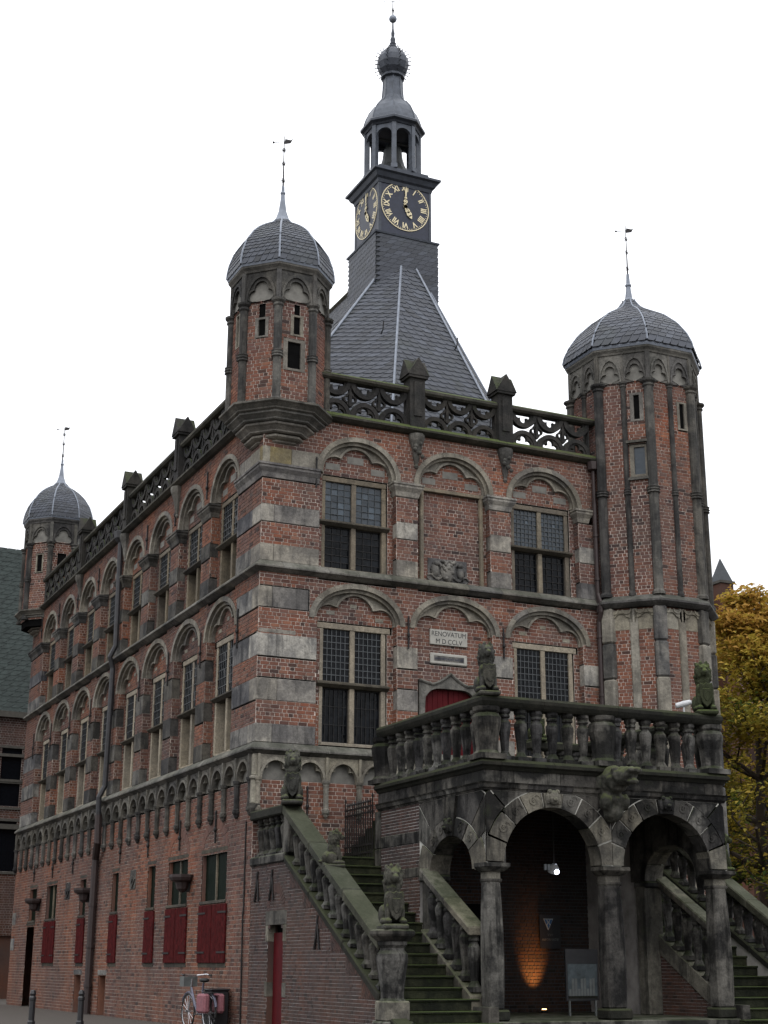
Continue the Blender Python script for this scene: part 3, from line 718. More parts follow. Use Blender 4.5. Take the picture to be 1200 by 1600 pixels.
    hood.tube([(p[0], .12, p[1]+.1) for p in pts], .045, 6); hood.build('door_hood', 'trim', w)
    anchor(w, 1.62, 14.75, 15.6); anchor(w, 4.55, 10.3, 11.2, .04); anchor(w, 7.68, 10.3, 11.15, .04); anchor(w, 1.52, 5.35, 6.2)
    # carved corbels under the parapet piers
    for u in (4.82, 7.86):
        mb = MB(); mb.lathe([(.03, 0), (.07, .06), (.05, .12), (.1, .3), (.12, .5), (.2, .75), (.24, .85), (.26, .95), (.26, 1.05)], (0, -.04, 0), 8, R(22.5))
        for q in range(5): mb.sphere((.13*math.cos(q*1.3), -.2, .35+.1*q), .07, 7, 5)
        mb.build('corbel', 'trim', w, (u, 0, 15.78))
W.later(stones_front)
frieze(W, [.08+.985*i for i in range(12)], .985, mats)
front = W.finish('front_wall', 'mortar', 'brick', 300, vis=lambda b: b[2] > 7.3)
for i, uc in enumerate(FC):
    if i != 1:
        window('flow', (uc-.03, .26, 7.46), 0, 3.43, 1.62, lint=.165, dl=.16, style='low', fm='frame_cream')
        window('fup' if i == 0 else 'fup2', (uc-.03, .26, 12.44), 0, 2.8, 1.33, hw=1.03, dl=.14, style='up' if i == 0 else 'upclear')
# red double door
dr = empty('front_door', (6.0, .3, 6.15), 0, house)
for s_ in (-1, 1):
    for k in range(5): MB().box(s_*.43-.42+.168*k+.003, s_*.43-.42+.168*(k+1)-.003, .0, .05, 0, 3.25).build('door_board', 'red_door', dr, bevel=.006)

# ---- LEFT WALL ----------------------------------------------------------------
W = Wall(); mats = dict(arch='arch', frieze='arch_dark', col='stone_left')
for uc in LC: bay_low(W, uc, .26, mats, key='ll'); bay_up(W, uc, .26, mats, key='ul')
def piers_of(cs, hw):
    e = [(cs[0]+hw, 0)]
    for a, b in zip(cs, cs[1:]): e.append((b+hw, a-hw))
    e.append((-LY, cs[-1]-hw)); return e
pL, pU = piers_of(LC, HWL), piers_of(LC, HWU)
for (a, b), bands in [(p, LOWB) for p in pL]+[(p, UPB+[(14.84, 15.29)]) for p in pU]:
    for v0, v1 in bands: W.holes.append(hrect(a-.01, b+.01, v0, v1))
W.holes += [hrect(-50, 1, 6.38, 7.36), hrect(-50, 1, 12.1, 12.42), hrect(-1.85, 0, 11.10, 11.69), hrect(-1.9, 0, 15.29, 15.78)]
# ground floor openings: (y0, y1, panes) all share one head and sill line
GF = [(1.92, 4.06, 2), (5.35, 7.24, 2), (8.6, 9.44, 1), (12.85, 13.65, 1), (17.2, 18.08, 1), (21.75, 23.45, 2), (25.25, 26.55, 1)]
for (y0, y1, n_) in GF: W.holes.append(hrect(-y1, -y0, 3.34, 4.66))
W.holes.append(hrect(-26.7, -25.3, 0, 3.16))
for y0, y1 in ((17.22, 18.15), (13.85, 14.8)): W.holes.append(hrect(-y1, -y0, -.1, 1.3))
W.bk.rect(-LY, 0, 0, 16.85, W.holes)
def stones_left(w):
    for bands, piers in ((LOWB, pL), (UPB, pU)):
        for v0, v1 in bands:
            for j, (a, b) in enumerate(piers):
                if j == 0: stone(w, 'band_stone', a, -CS[(v0, v1)][1]-.008, v0, v1, -.26, .02, 'stone_blue'); continue
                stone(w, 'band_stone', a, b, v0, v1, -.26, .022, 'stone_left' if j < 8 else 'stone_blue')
    stone(w, 'band_stone', -1.8, -CS[(11.10, 11.69)][1]-.008, 11.10, 11.69, -.2, .02, 'stone_blue'); stone(w, 'band_stone', -1.92, -.95, 15.30, 15.78, -.2, .02, 'stone'); stone(w, 'band_stone', -.94, .035, 15.30, 15.78, -.2, .035, 'stone_pale')
    for j, (a, b) in enumerate(pU):
        if 0 < j < 8: impost(w, a, b, .26, 'stone_left')
        elif j == 8: impost(w, -LY, b, .26, 'stone_left')
    for j, uc in enumerate(LC):
        anchor(w, uc-1.64, 10.2, 11.25, .04); anchor(w, uc-1.64, 15.55, 16.4, .03); anchor(w, uc+.35, 4.9, 5.75, .03)
    anchor(w, -1.6, 10.2, 11.3, .03)
    for y in (7.95, 14.2, 20.9):
        mb = MB(); mb.lathe([(.03, 0), (.07, .06), (.05, .12), (.1, .3), (.12, .5), (.2, .75), (.24, .85), (.26, .95), (.26, 1.05)], (0, -.04, 0), 8, R(22.5)); mb.build('corbel', 'trim', w, (-y, 0, 15.78))
    # ground floor: sills, relieving arches, shutters, panes
    for k, (y0, y1, n_) in enumerate(GF):
        wd = empty('ground_window', (-(y0+y1)/2, .16, 3.34), 0, w) if False else w
        MB().wb(-y1-.04, -y0+.04, 3.27, 3.35, -.2, .05).build('window_sill', 'frame_dark', w, bevel=.01)
        MB().wb(-y1-.06, -y0+.06, 4.66, 4.78, -.2, .018).build('window_lintel', 'frame_dark', w, bevel=.01)
        MB().wb(-y1, -y0, 3.35, 4.66, -.13, -.11).build('pane', 'glass_green', w)
        for s_, a in ((0, -y1), (1, -y0)): MB().wb(a-.001 if s_ == 0 else a-.05, a+.05 if s_ == 0 else a+.001, 3.35, 4.66, -.14, -.02).build('window_jamb', 'brick_left', w)
        if n_ == 2: MB().wb(-(y0+y1)/2-.03, -(y0+y1)/2+.03, 3.35, 4.66, -.11, -.06).build('glazing_bar', 'frame', w)
        if k < 2:  # traces of a pointed relieving arch in the brickwork
            mb = MB(); c = -(y0+y1)/2; hw = (y1-y0)/2
            for q in range(9):
                a0, a1 = math.pi*q/9+.01, math.pi*(q+1)/9-.01
                mb.radial((c, 4.78), ell(hw-.12, .52), ell(hw+.08, .78), a0, a1, 3, -.01, .019)
            mb.build('relieving_arch', 'brick_left', w)
        if k == 6: continue
        n2 = max(1, n_); wd2 = (y1-y0+.18)/n2
        for q in range(n2):
            u = -y1-.02+wd2*q+(.012 if q else 0)
            sh = MB(); pw = (wd2-.02)/3
            for pp in range(3): sh.wb(u+pp*pw+.006, u+(pp+1)*pw-.006, 1.70, 3.24, .02, .065)
            so = sh.build('shutter', 'red', w, bevel=.005)
            for v in (1.95, 3.0): MB().wb(u-.06 if q == 0 else u+wd2*.45, u+wd2*.55 if q == 0 else u+wd2+.04, v, v+.05, .065, .08).build('strap_hinge', 'iron', w)
        MB().wb(-y1-.02, -y0+.16, 1.58, 1.70, -.02, .02).build('shutter_sill', 'frame_dark', w)
    # side door, basement openings, carved lozenge stones
    MB().wb(-26.7, -25.3, 0, 3.16, -.5, -.45).build('side_door', 'black_paint', w)
    MB().wb(-26.8, -25.2, 3.17, 3.26, -.2, .03).build('window_lintel', 'frame_dark', w)
    for y0, y1 in ((17.22, 18.15), (13.85, 14.8)):
        MB().wb(-y1, -y0, 0, 1.3, -.45, -.4).build('basement_door', 'black_paint', w); MB().wb(-y1-.1, -y0+.1, 1.3, 1.47, -.2, .02).build('window_lintel', 'stone_blue', w, bevel=.01)
        for a in (-y1, -y0): MB().wb(a-.05, a+.05, 0, 1.3, -.42, -.02).build('window_jamb', 'brick_left', w)
    for yc in (11.08, 19.9):
        mb = MB(); mb.wb(-yc-.32, -yc+.32, 4.0, 4.6, -.02, .03); mb.prism([(-yc-.3, 4.3), (-yc, 4.02), (-yc+.3, 4.3), (-yc, 4.58)], 'y', -.03, -.07); mb.prism([(-yc-.15, 4.3), (-yc, 4.16), (-yc+.15, 4.3), (-yc, 4.44)], 'y', -.07, -.1)
        mb.build('carved_stone', 'stone_left', w)
    for v in (2.2, 3.25): stone(w, 'corner_stone', -LY, -LY+.75, v, v+.5, -.1, .02, 'stone_blue')
    # lead rainwater pipe with a kink at the lower string course
    mb = MB(); P_ = [(-14.55, -.16, 16.7), (-14.55, -.16, 16.2), (-14.5, -.14, 12.7), (-14.6, -.30, 12.3), (-14.65, -.16, 11.9), (-14.8, -.16, 7.7), (-14.85, -.34, 7.3), (-14.9, -.30, 6.6)]
    mb.tube(P_, .10, 8); mb.lathe([(.1, 0), (.22, .15), (.24, .4), (.2, .42)], (-14.55, -.2, 16.6), 8); mb.build('rainwater_pipe', 'pipe_lead', w)
    mb = MB(); mb.tube([(-14.9, -.30, 6.7), (-14.9, -.28, 5.75), (-15.5, -.16, 5.2), (-15.55, -.16, 3), (-15.55, -.16, 0.02)], .13, 8)
    for z in (3.6, 2.2, .9): mb.lathe([(.16, 0), (.16, .1)], (-15.55, -.16, z), 8)
    mb.build('rainwater_pipe', 'pipe', w)
    MB().tube([(-.42, -.035, 5.3), (-.42, -.035, 3.1), (-.43, -.05, 2.9), (-.42, -.035, .02)], .022, 5).build('cable_pipe', 'iron', w)
W.later(stones_left)
frieze(W, [-(29.62-1.055*i) for i in range(29)], 1.055, mats)
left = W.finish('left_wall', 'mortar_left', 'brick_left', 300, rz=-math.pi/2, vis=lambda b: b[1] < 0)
for j, uc in enumerate(LC):
    window('llow', (.26, -uc, 7.46), -math.pi/2, 3.43, 1.62, lint=.165, dl=.33, style='lowleft', fm='frame_cream')
    window('lup', (.26, -uc, 12.44), -math.pi/2, 2.8, 1.33, dl=.33, style='lowleft')
# corner stones shared by both walls
for v0, v1 in LOWB+UPB+[(11.10, 11.69)]:
    MB().box(-.021, CS[(v0, v1)][0], -.021, CS[(v0, v1)][1], v0, v1).build('corner_stone', 'stone', front, bevel=.012)
sweep([(1.72, 0), (0, 0), (0, 2.0)], [(-.2, 14.84), (.03, 14.86), (.06, 15.0), (.14, 15.12), (.14, 15.18), (.17, 15.2), (.17, 15.26), (.10, 15.285), (-.2, 15.285)]).build('impost', 'stone', front)
# corner pilaster of the frieze
MB().box(-.1, .12, -.1, .12, 5.72, 6.4).build('corner_pilaster', 'stone_pale', front, bevel=.03); MB().box(-.14, .15, -.14, .15, 6.36, 6.46).build('corner_pilaster', 'stone_pale', front, bevel=.03)
MB().box(-.07, .1, -.07, .1, 6.46, 7.05).build('corner_pilaster', 'stone_pale', front, bevel=.03); MB().lathe([(.03, 5.4), (.16, 5.6), (.2, 5.72)], (.0, .0, 0), 8).build('corner_pilaster', 'stone_left', front)
# back and right walls, plain, and a dark core
mb = MB(); mb.box(.9, 12.3, .9, LY-.9, 0, 16.8); mb.build('inner_core', 'dark', house)
MB().box(11.25, 13.0, 0.02, LY, 0, 16.85, .5).build('right_wall', 'brick', house); MB().box(.02, 11.24, LY-.6, LY-.02, 0, 16.84, .5).build('rear_wall', 'brick', house)
MB().box(.5, 12.6, .45, LY-.5, 16.9, 17.0).build('roof_gutter_floor', 'lead_dark', house)

# ---- string courses, cornice ----------------------------------------------------
PATH = [(XR, 0), (0, 0), (0, LY)]
def prof_string(zt): return [(-.1, zt), (.02, zt), (.19, zt-.15), (.21, zt-.18), (.21, zt-.22), (.15, zt-.25), (.05, zt-.31), (0, zt-.33), (-.1, zt-.33)]
sweep_stones('string_stone', PATH, prof_string(7.37), 'trim', front, 1.3)
sweep_stones('string_stone', PATH, prof_string(12.42), 'trim', front, 1.2)
sweep_stones('cornice_stone', PATH, [(-.3, 17.14), (.12, 17.1), (.24, 16.98), (.24, 16.92), (.12, 16.84), (-.05, 16.80), (-.3, 16.8)], 'trim_moss', front, 1.6)

# ---- pierced parapet -------------------------------------------------------------
PAN = {}
def parapet(parent, u0, u1, n, rz, name='parapet_panel'):
    w = u1-u0; p = w/n; key = (round(w, 2), n)
    if key not in PAN:
        mb = MB(); t = .045; h = 1.06; rl = min(p/2-.02, .5)
        for i in range(n):
            c = p*(i+.5)
            mb.radial((c, .0), lambda a: rl-.11, lambda a: rl+.02, 0, math.pi, 18, -.09, .09)
            mb.radial((c, h), lambda a: rl-.11, lambda a: rl+.02, math.pi, 2*math.pi, 18, -.09, .09)
            fl = lobes([(0, .21, .11), (.17, .07, .10), (-.17, .07, .10)]); mb.radial((c, 0), lambda a: max(fl(a), rl*.36), lambda a: rl-.08, .02, math.pi-.02, 30, -.055, .055)
            mb.radial((c, h), lambda a: max(fl(-a), rl*.36), lambda a: rl-.08, math.pi+.02, 2*math.pi-.02, 30, -.055, .055)
        for i in range(n+1):
            x = p*i; mb.wb(max(0, x-t), min(w, x+t), 0, h, -.07, .07) if i in (0, n) else mb.wb(x-t, x+t, h*.28, h*.72, -.07, .07)
            if 0 < i < n:
                mb.wb(x-t*.8, x+t*.8, h*.72, h, -.05, .05); q4 = lobes([(.09, 0, .075), (-.09, 0, .075), (0, .09, .075), (0, -.09, .075)]); mb.radial((x, h/2), q4, lambda a: q4(a)+.055, 0, 2*math.pi, 40, -.05, .05)
        PAN[key] = mb.mesh(name, 'black')
    return inst(name, PAN[key], parent, (0, 0, 0), 0)
PR = dict(r0=17.12, r1=18.18)
def place_panel(wall, u0, u1, n):
    o = parapet(wall, u0, u1, n, 0); o.location = (u0, .08, 17.12)
pier_prof = MB()
def parapet_pier():
    mb = MB(); mb.wb(-.25, .25, 16.95, 18.62, -.30, .16)
    # four little gables on top
    for (x0, x1, d0, d1) in ((-.32, .32, -.38, .24),):
        mb.wb(x0, x1, 18.62, 18.72, d0, d1)
    mb.prism([(-.36, 18.7), (0, 19.28), (.36, 18.7)], 'y', -.26, .40); mb.prism([(-.26, 18.7), (.07, 19.27), (.40, 18.7)], 'x', -.36, .36)
    mb.wb(-.13, .13, 17.4, 18.5, .16, .20)
    return mb.mesh('parapet_pier', 'black')
PP = parapet_pier()
for u in (4.82, 7.86): inst('parapet_pier', PP, front, (u, 0, 0))
for a, b, n in ((1.75, 4.57, 3), (5.07, 7.61, 3), (8.11, 11.0, 3)): place_panel(front, a, b, n)
for y in (7.95, 14.2, 20.9): inst('parapet_pier', PP, left, (-y, 0, 0))
for a, b, n in ((-7.7, -1.75, 6), (-13.95, -8.2, 6), (-20.65, -14.45, 6), (-28.1, -21.15, 7)): place_panel(left, a, b, n)
for wl_, rng in ((front, [(1.6, 4.57), (5.07, 7.61), (8.11, 11.25)]), (left, [(-7.7, -1.6), (-13.95, -8.2), (-20.65, -14.45), (-28.4, -21.15)])):
    for a, b in rng:
        mb = MB(); mb.prism([(-.14, 18.16), (.14, 18.16), (.2, 18.22), (.2, 18.3), (.0, 18.42), (-.2, 18.3), (-.2, 18.22)], 'x', a, b)
        o = mb.build('parapet_rail', 'trim_moss', wl_, (0, .08, 0))
MB().lathe([(.06, 12.0), (.06, 16.55), (.17, 16.6), (.19, 16.85), (.15, 16.86)], (10.98, -.16, 0), 8).build('rainwater_pipe', 'pipe', front)
mb = MB(); mb.tube([(10.98, -.16, 15.5), (10.98, -.16, 12.6), (10.98, -.3, 12.3), (10.98, -.3, 12.0), (10.98, -.16, 11.7), (10.98, -.16, 4)], .075, 8)
for z in (14.4, 13.0, 11.2, 9.4, 8): mb.lathe([(.1, 0), (.1, .08)], (10.98, -.16, z), 8)
mb.build('rainwater_pipe', 'pipe', front)
# ================================================================== slating
class Slates:
    def __init__(s, lift=.024): s.q = []; s.lift = lift
    def quad(s, bl, br, tl, tr, n, skew=.35, off=0.):
        """one course of n slates between two edges; lower edges lifted, corners cut on the slant"""
        bl, br, tl, tr = map(Vector, (bl, br, tl, tr)); nrm = (br-bl).cross(tl-bl)
        if nrm.length < 1e-9: return
        nrm.normalize()
        for i in range(-1, n+1):
            a, b = (i+off)/n, (i+1+off)/n; a, b = max(0, a), min(1, b)
            if b-a < .02: continue
            p0, p1 = bl.lerp(br, a), bl.lerp(br, b); k = skew/n
            q0, q1 = tl.lerp(tr, min(1, max(0, a+k))), tl.lerp(tr, min(1, max(0, b+k)))
            s.q.append((p0, p1, q1, q0, nrm, min(1, max(0, random.gauss(.5, .22)))))
    def emit(s, parent, count=300, name='slate', facing=1, off=(0, 0, 0)):
        off = Vector(off)
        sc = []
        for p0, p1, q1, q0, nrm, t in s.q:
            c = (p0+q1)/2; d = (CAM-c); f = nrm.dot(d.normalized())*facing; x, y, z = proj(c)
            ok = f > .05 and 0 < x < 1200 and 0 < y < 1600 and z > 0
            sc.append((p1-p0).length*(q0-p0).length*f/(z*z) if ok else 0)
        order = np.argsort(-np.array(sc)); top = set(int(i) for i in order[:count] if sc[int(i)] > 0)
        rest = MB()
        def piece(mb, p0, p1, q1, q0, nrm, t):
            l = nrm*(s.lift*facing); g = (p1-p0)*.02; m_ = (p0.lerp(p1, .8)); cut = p1.lerp(q1, .28)
            up = (q0-p0)*-.12
            v = [p0+l+g+up, m_+l+up, cut-g+l*.8, q1-g+l*.15, q0+g+l*.15, p0+g, m_, cut-g]
            mb.add(v, [(0, 1, 2, 3, 4), (0, 5, 6, 1), (1, 6, 7, 2)], t)
        for i, q in enumerate(s.q):
            if i in top:
                c = (q[0]+q[2])/2; mb = MB(); piece(mb, q[0]-c, q[1]-c, q[2]-c, q[3]-c, q[4], q[5]); mb.build(name, 'slate', parent, c-off, recalc=False)
            else: piece(rest, *q)
        o = rest.build('slate_covering', 'slate', parent, -off, recalc=False); o['kind'] = 'stuff'; return o
def plane_slates(S, P0, P1, A0, A1, h=.2, w=.29, skew=.5):
    """slates on a plane from base edge P0-P1 to top edge A0-A1"""
    P0, P1, A0, A1 = map(Vector, (P0, P1, A0, A1)); L = ((A0+A1)/2-(P0+P1)/2).length; n = int(L/h)
    for r in range(n):
        a, b = r/n, (r+1.15)/n; b = min(1, b)
        bl, br, tl, tr = P0.lerp(A0, a), P1.lerp(A1, a), P0.lerp(A0, b), P1.lerp(A1, b)
        S.quad(bl, br, tl, tr, max(1, int((br-bl).length/w)), skew, (.5 if r % 2 else 0)+random.uniform(-.1, .1))

# ---- main roof: polygonal front end, ridge running back ---------------------------
AX, AY = 6.45, 5.05
ZE, ZR = 17.15, 25.6
roof = MB()
apex = (6.5, 4.35, ZR); ridge_end = (6.5, 25.5, ZR)
base = [(.75, 27.5), (.75, 2.7), (4.45, .95), (8.75, .95), (10.2, 2.35), (10.2, 27.5)]
v = [(x, y, ZE) for x, y in base]+[apex, ridge_end]
roof.add(v, [(0, 1, 6, 7), (1, 2, 6), (2, 3, 6), (3, 4, 6), (4, 5, 7, 6), (5, 0, 7)])
ro = roof.build('roof', 'slate_old', house)
S = Slates(); up = lambda x, y: (x, y, ZE)
a6 = Vector(apex); b_ = [Vector(up(*p)) for p in base]; rE = Vector(ridge_end)
plane_slates(S, b_[1], b_[2], a6, a6, skew=.9); plane_slates(S, b_[2], b_[3], a6, a6, skew=-.9); plane_slates(S, b_[3], b_[4], a6, a6)
plane_slates(S, b_[0], b_[1], rE, a6, h=.3, w=.45)
S.emit(ro, 300)
for k in (1, 2, 3, 4):   # lead on the hips
    d = (a6-b_[k]).normalized(); MB().tube([b_[k]+Vector((0, 0, .03)), a6+Vector((0, 0, .03))], .045, 6).build('lead_hip', 'lead', ro)
MB().tube([a6+Vector((0, 0, .03)), rE+Vector((0, 0, .03))], .12, 6).build('lead_ridge', 'trim_moss', ro)
for (x, y, z) in ((4.6, 2.0, 20.9), (7.2, 1.9, 20.8), (3.2, 2.0, 18.1), (8.0, 1.25, 17.9)): MB().tube([(x, y, z), (x-.05, y-.25, z+.05), (x-.05, y-.3, z+.3)], .02, 5).build('roof_hook', 'iron', ro)
MB().tube([(2.3, 1.25, 18.6), (2.1, .6, 18.9)], .03, 5).build('roof_hook', 'iron', ro)

# ---- octagonal turrets -------------------------------------------------------------
def oframe(c, ap, th): t = R(th); return ((c[0]-ap*math.sin(t), c[1]-ap*math.cos(t)), -t)
def tloc(T, u, v, d): o, rz = T; cs, sn = math.cos(rz), math.sin(rz); return (o[0]+u*cs+d*sn, o[1]+u*sn-d*cs, v)
def colonnette(par, x, y, z0, z1, r, rings, mat, cap=.12, n=10):
    prof = [(r*1.35, z0), (r*1.35, z0+.08), (r, z0+.16)]
    for z in rings: prof += [(r, z-.12), (r*1.4, z-.09), (r*1.2, z-.04), (r*1.45, z), (r*1.2, z+.04), (r*1.4, z+.09), (r, z+.12)]
    prof += [(r, z1-cap*2), (r*1.3, z1-cap*1.6), (r*1.1, z1-cap), (r*1.6, z1-cap*.5), (r*1.7, z1)]
    MB().lathe([(a, b-z0) for a, b in prof], (0, 0, 0), n).build('colonnette', mat, par, (x, y, z0), smooth=False)
def weathervane(par, x, y, z0, z1, knobs, flag=1):
    mb = MB(); mb.lathe([(.03, 0), (.019, (z1-z0)*.5), (.012, z1-z0)], (x, y, z0), 6)
    for k in knobs:
        z = z0+(z1-z0)*k; mb.sphere((x, y, z), (.04, .04, .035), 8, 5)
        for q in range(4):
            a = q*math.pi/2+.5; mb.tube([(x, y, z+.07), (x+.075*math.cos(a), y+.075*math.sin(a), z+.05), (x+.065*math.cos(a), y+.065*math.sin(a), z-.03), (x, y, z-.06)], .009, 4)
    mb.build('finial_rod', 'iron', par)
    f = MB(); c, s_ = .906, -.424; z = z1-.28
    pts = [(0, 0), (.2, .03), (.28, .2), (.2, .14), (.03, .18)]
    f.add([(x+p*c, y+p*s_-.008, z+q) for p, q in pts]+[(x+p*c, y+p*s_+.008, z+q) for p, q in pts], [(0, 1, 2, 3, 4), (9, 8, 7, 6, 5)]+[(i, (i+1) % 5, 5+(i+1) % 5, 5+i) for i in range(5)])
    f.tube([(x-.3*c, y-.3*s_, z+.06), (x, y, z+.08)], .012, 4); f.sphere((x-.33*c, y-.33*s_, z+.06), .04, 6, 4)
    f.build('weather_vane', 'iron', par)
def dome(par, c, prof, eave_mat='lead', nslate=6, count=120):
    """slated octagonal bell roof with lead hips; prof [(r,z)] from eave up"""
    S = Slates(); core = MB(); P = []
    zs = [z for _, z in prof]; rs = [r for r, _ in prof]; n = 18
    for i in range(n+1):
        z = zs[0]+(zs[-1]-zs[0])*(i/n)**.8; P.append((float(np.interp(z, zs, rs)), z))
    core.lathe([(r*.985, z) for r, z in P], (c[0], c[1], 0), 8, R(22.5)); core.build('dome_core', 'slate_old', par)
    ang = [R(22.5+45*k) for k in range(8)]
    for i in range(n):
        (r0, z0), (r1, z1) = P[i], P[i+1]; z1 += (z1-z0)*.1
        for k in range(8):
            a, b = ang[k], ang[(k+1) % 8]
            pt = lambda r, t, z: (c[0]+r*math.cos(t), c[1]+r*math.sin(t), z)
            S.quad(pt(r0, a, z0), pt(r0, b, z0), pt(r1, a, z1), pt(r1, b, z1), max(1, int(nslate*r0/rs[0]+.5)), .4, .5 if i % 2 else 0)
    S.emit(par, count)
    for k in range(8):
        MB().tube([(c[0]+(r+.012)*math.cos(ang[k]), c[1]+(r+.012)*math.sin(ang[k]), z) for r, z in P], .032, 5).build('lead_hip', 'lead', par)
def turret(name, c, Rr, z0, ztop, rings, zcap, faces, dprof, spire, vane, holes, double=False, wallmat='brick', col='stone_left', emitn=120):
    t = empty(name, (0, 0, 0), 0, house); ap = Rr*math.cos(R(22.5)); hw = Rr*math.sin(R(22.5))
    bk = Bricks()
    for th in faces:
        T = oframe(c, ap, th); bk.rect(-hw, hw, z0, zcap+.05, holes.get(th, []), None, 0, T)
    w = bk.mortar('turret_wall', 'mortar', t); bk.emit(t, wallmat, emitn)
    core = MB(); core.lathe([(Rr-.06, z0-.3), (Rr-.06, ztop)], (c[0], c[1], 0), 8, R(22.5)); core.build('turret_core', 'dark', t)
    core = MB(); core.t
    for th in [k*45 for k in range(8) if k*45 not in [f % 360 for f in faces]]:
        o, rz = oframe(c, ap, th); p = [tloc((o, rz), u, z, 0) for u, z in ((-hw, z0), (hw, z0), (hw, zcap+.2), (-hw, zcap+.2))]; MB().add(p, [(0, 1, 2, 3)], .5).build('turret_wall', wallmat, t, recalc=False)
    # stone arcade at the top of each face
    me = {}
    sub = 2 if double else 1; bw = 2*hw/sub; ha = ztop-zcap
    fl = lobes([(0, ha*.45, bw*.20), (bw*.2, ha*.2, bw*.17), (-bw*.2, ha*.2, bw*.17)])
    mb = MB(); mb.radial((0, 0), fl, boxr(bw/2-.003, bw/2-.003, ha), .001, math.pi-.001, 48, -.02, .05)
    mb.radial((0, 0), ell(bw*.40, ha*.8), ell(bw*.455, ha*.9), 0, math.pi, 20, .05, .10); mb.radial((0, 0), fl, lambda a: fl(a)+.05, .001, math.pi-.001, 40, .05, .075); arc = mb.mesh('arcade_arch', col if not double else 'trim')
    bkm = MB().wb(-bw/2+.01, bw/2-.01, 0, ha*.8, -.05, -.012).mesh('arcade_back', 'render')
    for th in faces:
        T = oframe(c, ap, th)
        for q in range(sub):
            u = -hw+bw*(q+.5); inst('arcade_arch', arc, t, tloc(T, u, zcap, 0), T[1]); inst('arcade_back', bkm, t, tloc(T, u, zcap, 0), T[1])
            if double and q == 0: x, y, _ = tloc(T, 0, 0, .03); colonnette(t, x, y, z0, zcap, .085, rings, col, .09); MB().box(-.035, .035, -.035, .035, 0, ha).build('arcade_rib', 'trim', t, (x, y, zcap), T[1])
    r = .125 if not double else .15
    for k in range(8):
        a = R(-22.5+45*k); x, y = c[0]-(Rr+.02)*math.sin(a), c[1]-(Rr+.02)*math.cos(a)
        colonnette(t, x, y, z0, zcap, r, rings, col); MB().box(-.07, .07, -.07, .07, 0, ha).build('arcade_rib', 'trim', t, (x, y, zcap), -a)
    oc = octagon(c, Rr)
    sweep(oc, [(-.1, ztop), (.08, ztop), (.10, ztop+.06), (.16, ztop+.14), (.16, ztop+.2), (-.1, ztop+.22)], True).build('eave_moulding', 'trim', t)
    sweep(oc, [(.0, ztop+.2), (.17, ztop+.2), (.19, ztop+.26), (.17, ztop+.33), (.0, ztop+.34)], True).build('lead_eave', 'lead', t)
    dome(t, c, dprof); zt = dprof[-1][1]
    MB().lathe(spire, (c[0], c[1], 0), 8, R(22.5)).build('lead_spire', 'lead', t)
    weathervane(t, c[0], c[1], spire[-1][1]-.02, vane, (.12, .45, .72)); return t
dL = [(1.60, 21.3), (1.585, 21.5), (1.54, 21.75), (1.40, 22.15), (1.12, 22.56), (.90, 22.78), (.62, 22.98), (.37, 23.12), (.25, 23.28)]
spL = [(.30, 23.2), (.2, 23.4), (.12, 23.65), (.07, 24.05), (.06, 24.2), (.08, 24.24), (.08, 24.28), (.05, 24.32), (.045, 24.5)]
def slit(u0, u1, v0, v1): return hrect(u0, u1, v0, v1)
def turret_openings(t, c, ap, items):
    """items: (theta, u, v0, v1, halfwidth, framed)"""
    for th, u, v0, v1, h, fr in items:
        T = oframe(c, ap, th)
        MB().wb(-h, h, 0, v1-v0, -.09, -.04).build('slit_opening', 'dark', t, tloc(T, u, v0, 0), T[1])
        mb = MB(); e = fr
        if e:
            mb.wb(-h-e, -h, -e*.5, v1-v0+e*.6, -.1, .02); mb.wb(h, h+e, -e*.5, v1-v0+e*.6, -.1, .02); mb.wb(-h, h, v1-v0, v1-v0+e*.6, -.1, .021); mb.wb(-h, h, -e*.5, 0, -.1, .03)
            mb.build('slit_surround', 'arch', t, tloc(T, u, v0, 0), T[1])
c1 = (.62, .62); R1 = 1.39; ap1 = R1*math.cos(R(22.5))
h1 = {0: [hrect(-.14, .24, 19.0, 19.66), hrect(-.04, .14, 19.7, 20.0), hrect(-.35, .31, 17.92, 18.88)], 45: [hrect(-.17, .23, 18.94, 19.52), hrect(-.07, .13, 19.5, 20.0)], 90: [hrect(-.15, .15, 18.86, 19.95)]}
t1 = turret('corner_turret', c1, R1, 16.85, 21.0, [18.35], 20.05, [-45, 0, 45, 90], dL, spL, 26.25, h1)
turret_openings(t1, c1, ap1, [(0, -.02, 17.98, 18.8, .2, .14), (0, .05, 19.05, 19.6, .1, .1), (0, .05, 19.72, 19.98, .09, 0), (45, .03, 18.98, 19.5, .11, .1), (45, .03, 19.5, 19.98, .1, .0), (90, 0, 18.9, 19.9, .1, .06)])
c2 = (.62, LY-.62); h2 = {0: [hrect(-.2, .2, 18.6, 19.6)], 45: [hrect(-.2, .2, 18.6, 19.6)], 90: []}
t2 = turret('corner_turret', c2, R1, 16.5, 21.0, [18.35], 20.05, [0, 45, 90, -45], dL, spL, 26.25, h2, emitn=40)
turret_openings(t2, c2, ap1, [(45, 0, 18.7, 19.5, .13, .07), (0, 0, 19.7, 19.95, .1, 0), (45, 0, 19.72, 19.95, .1, 0)])
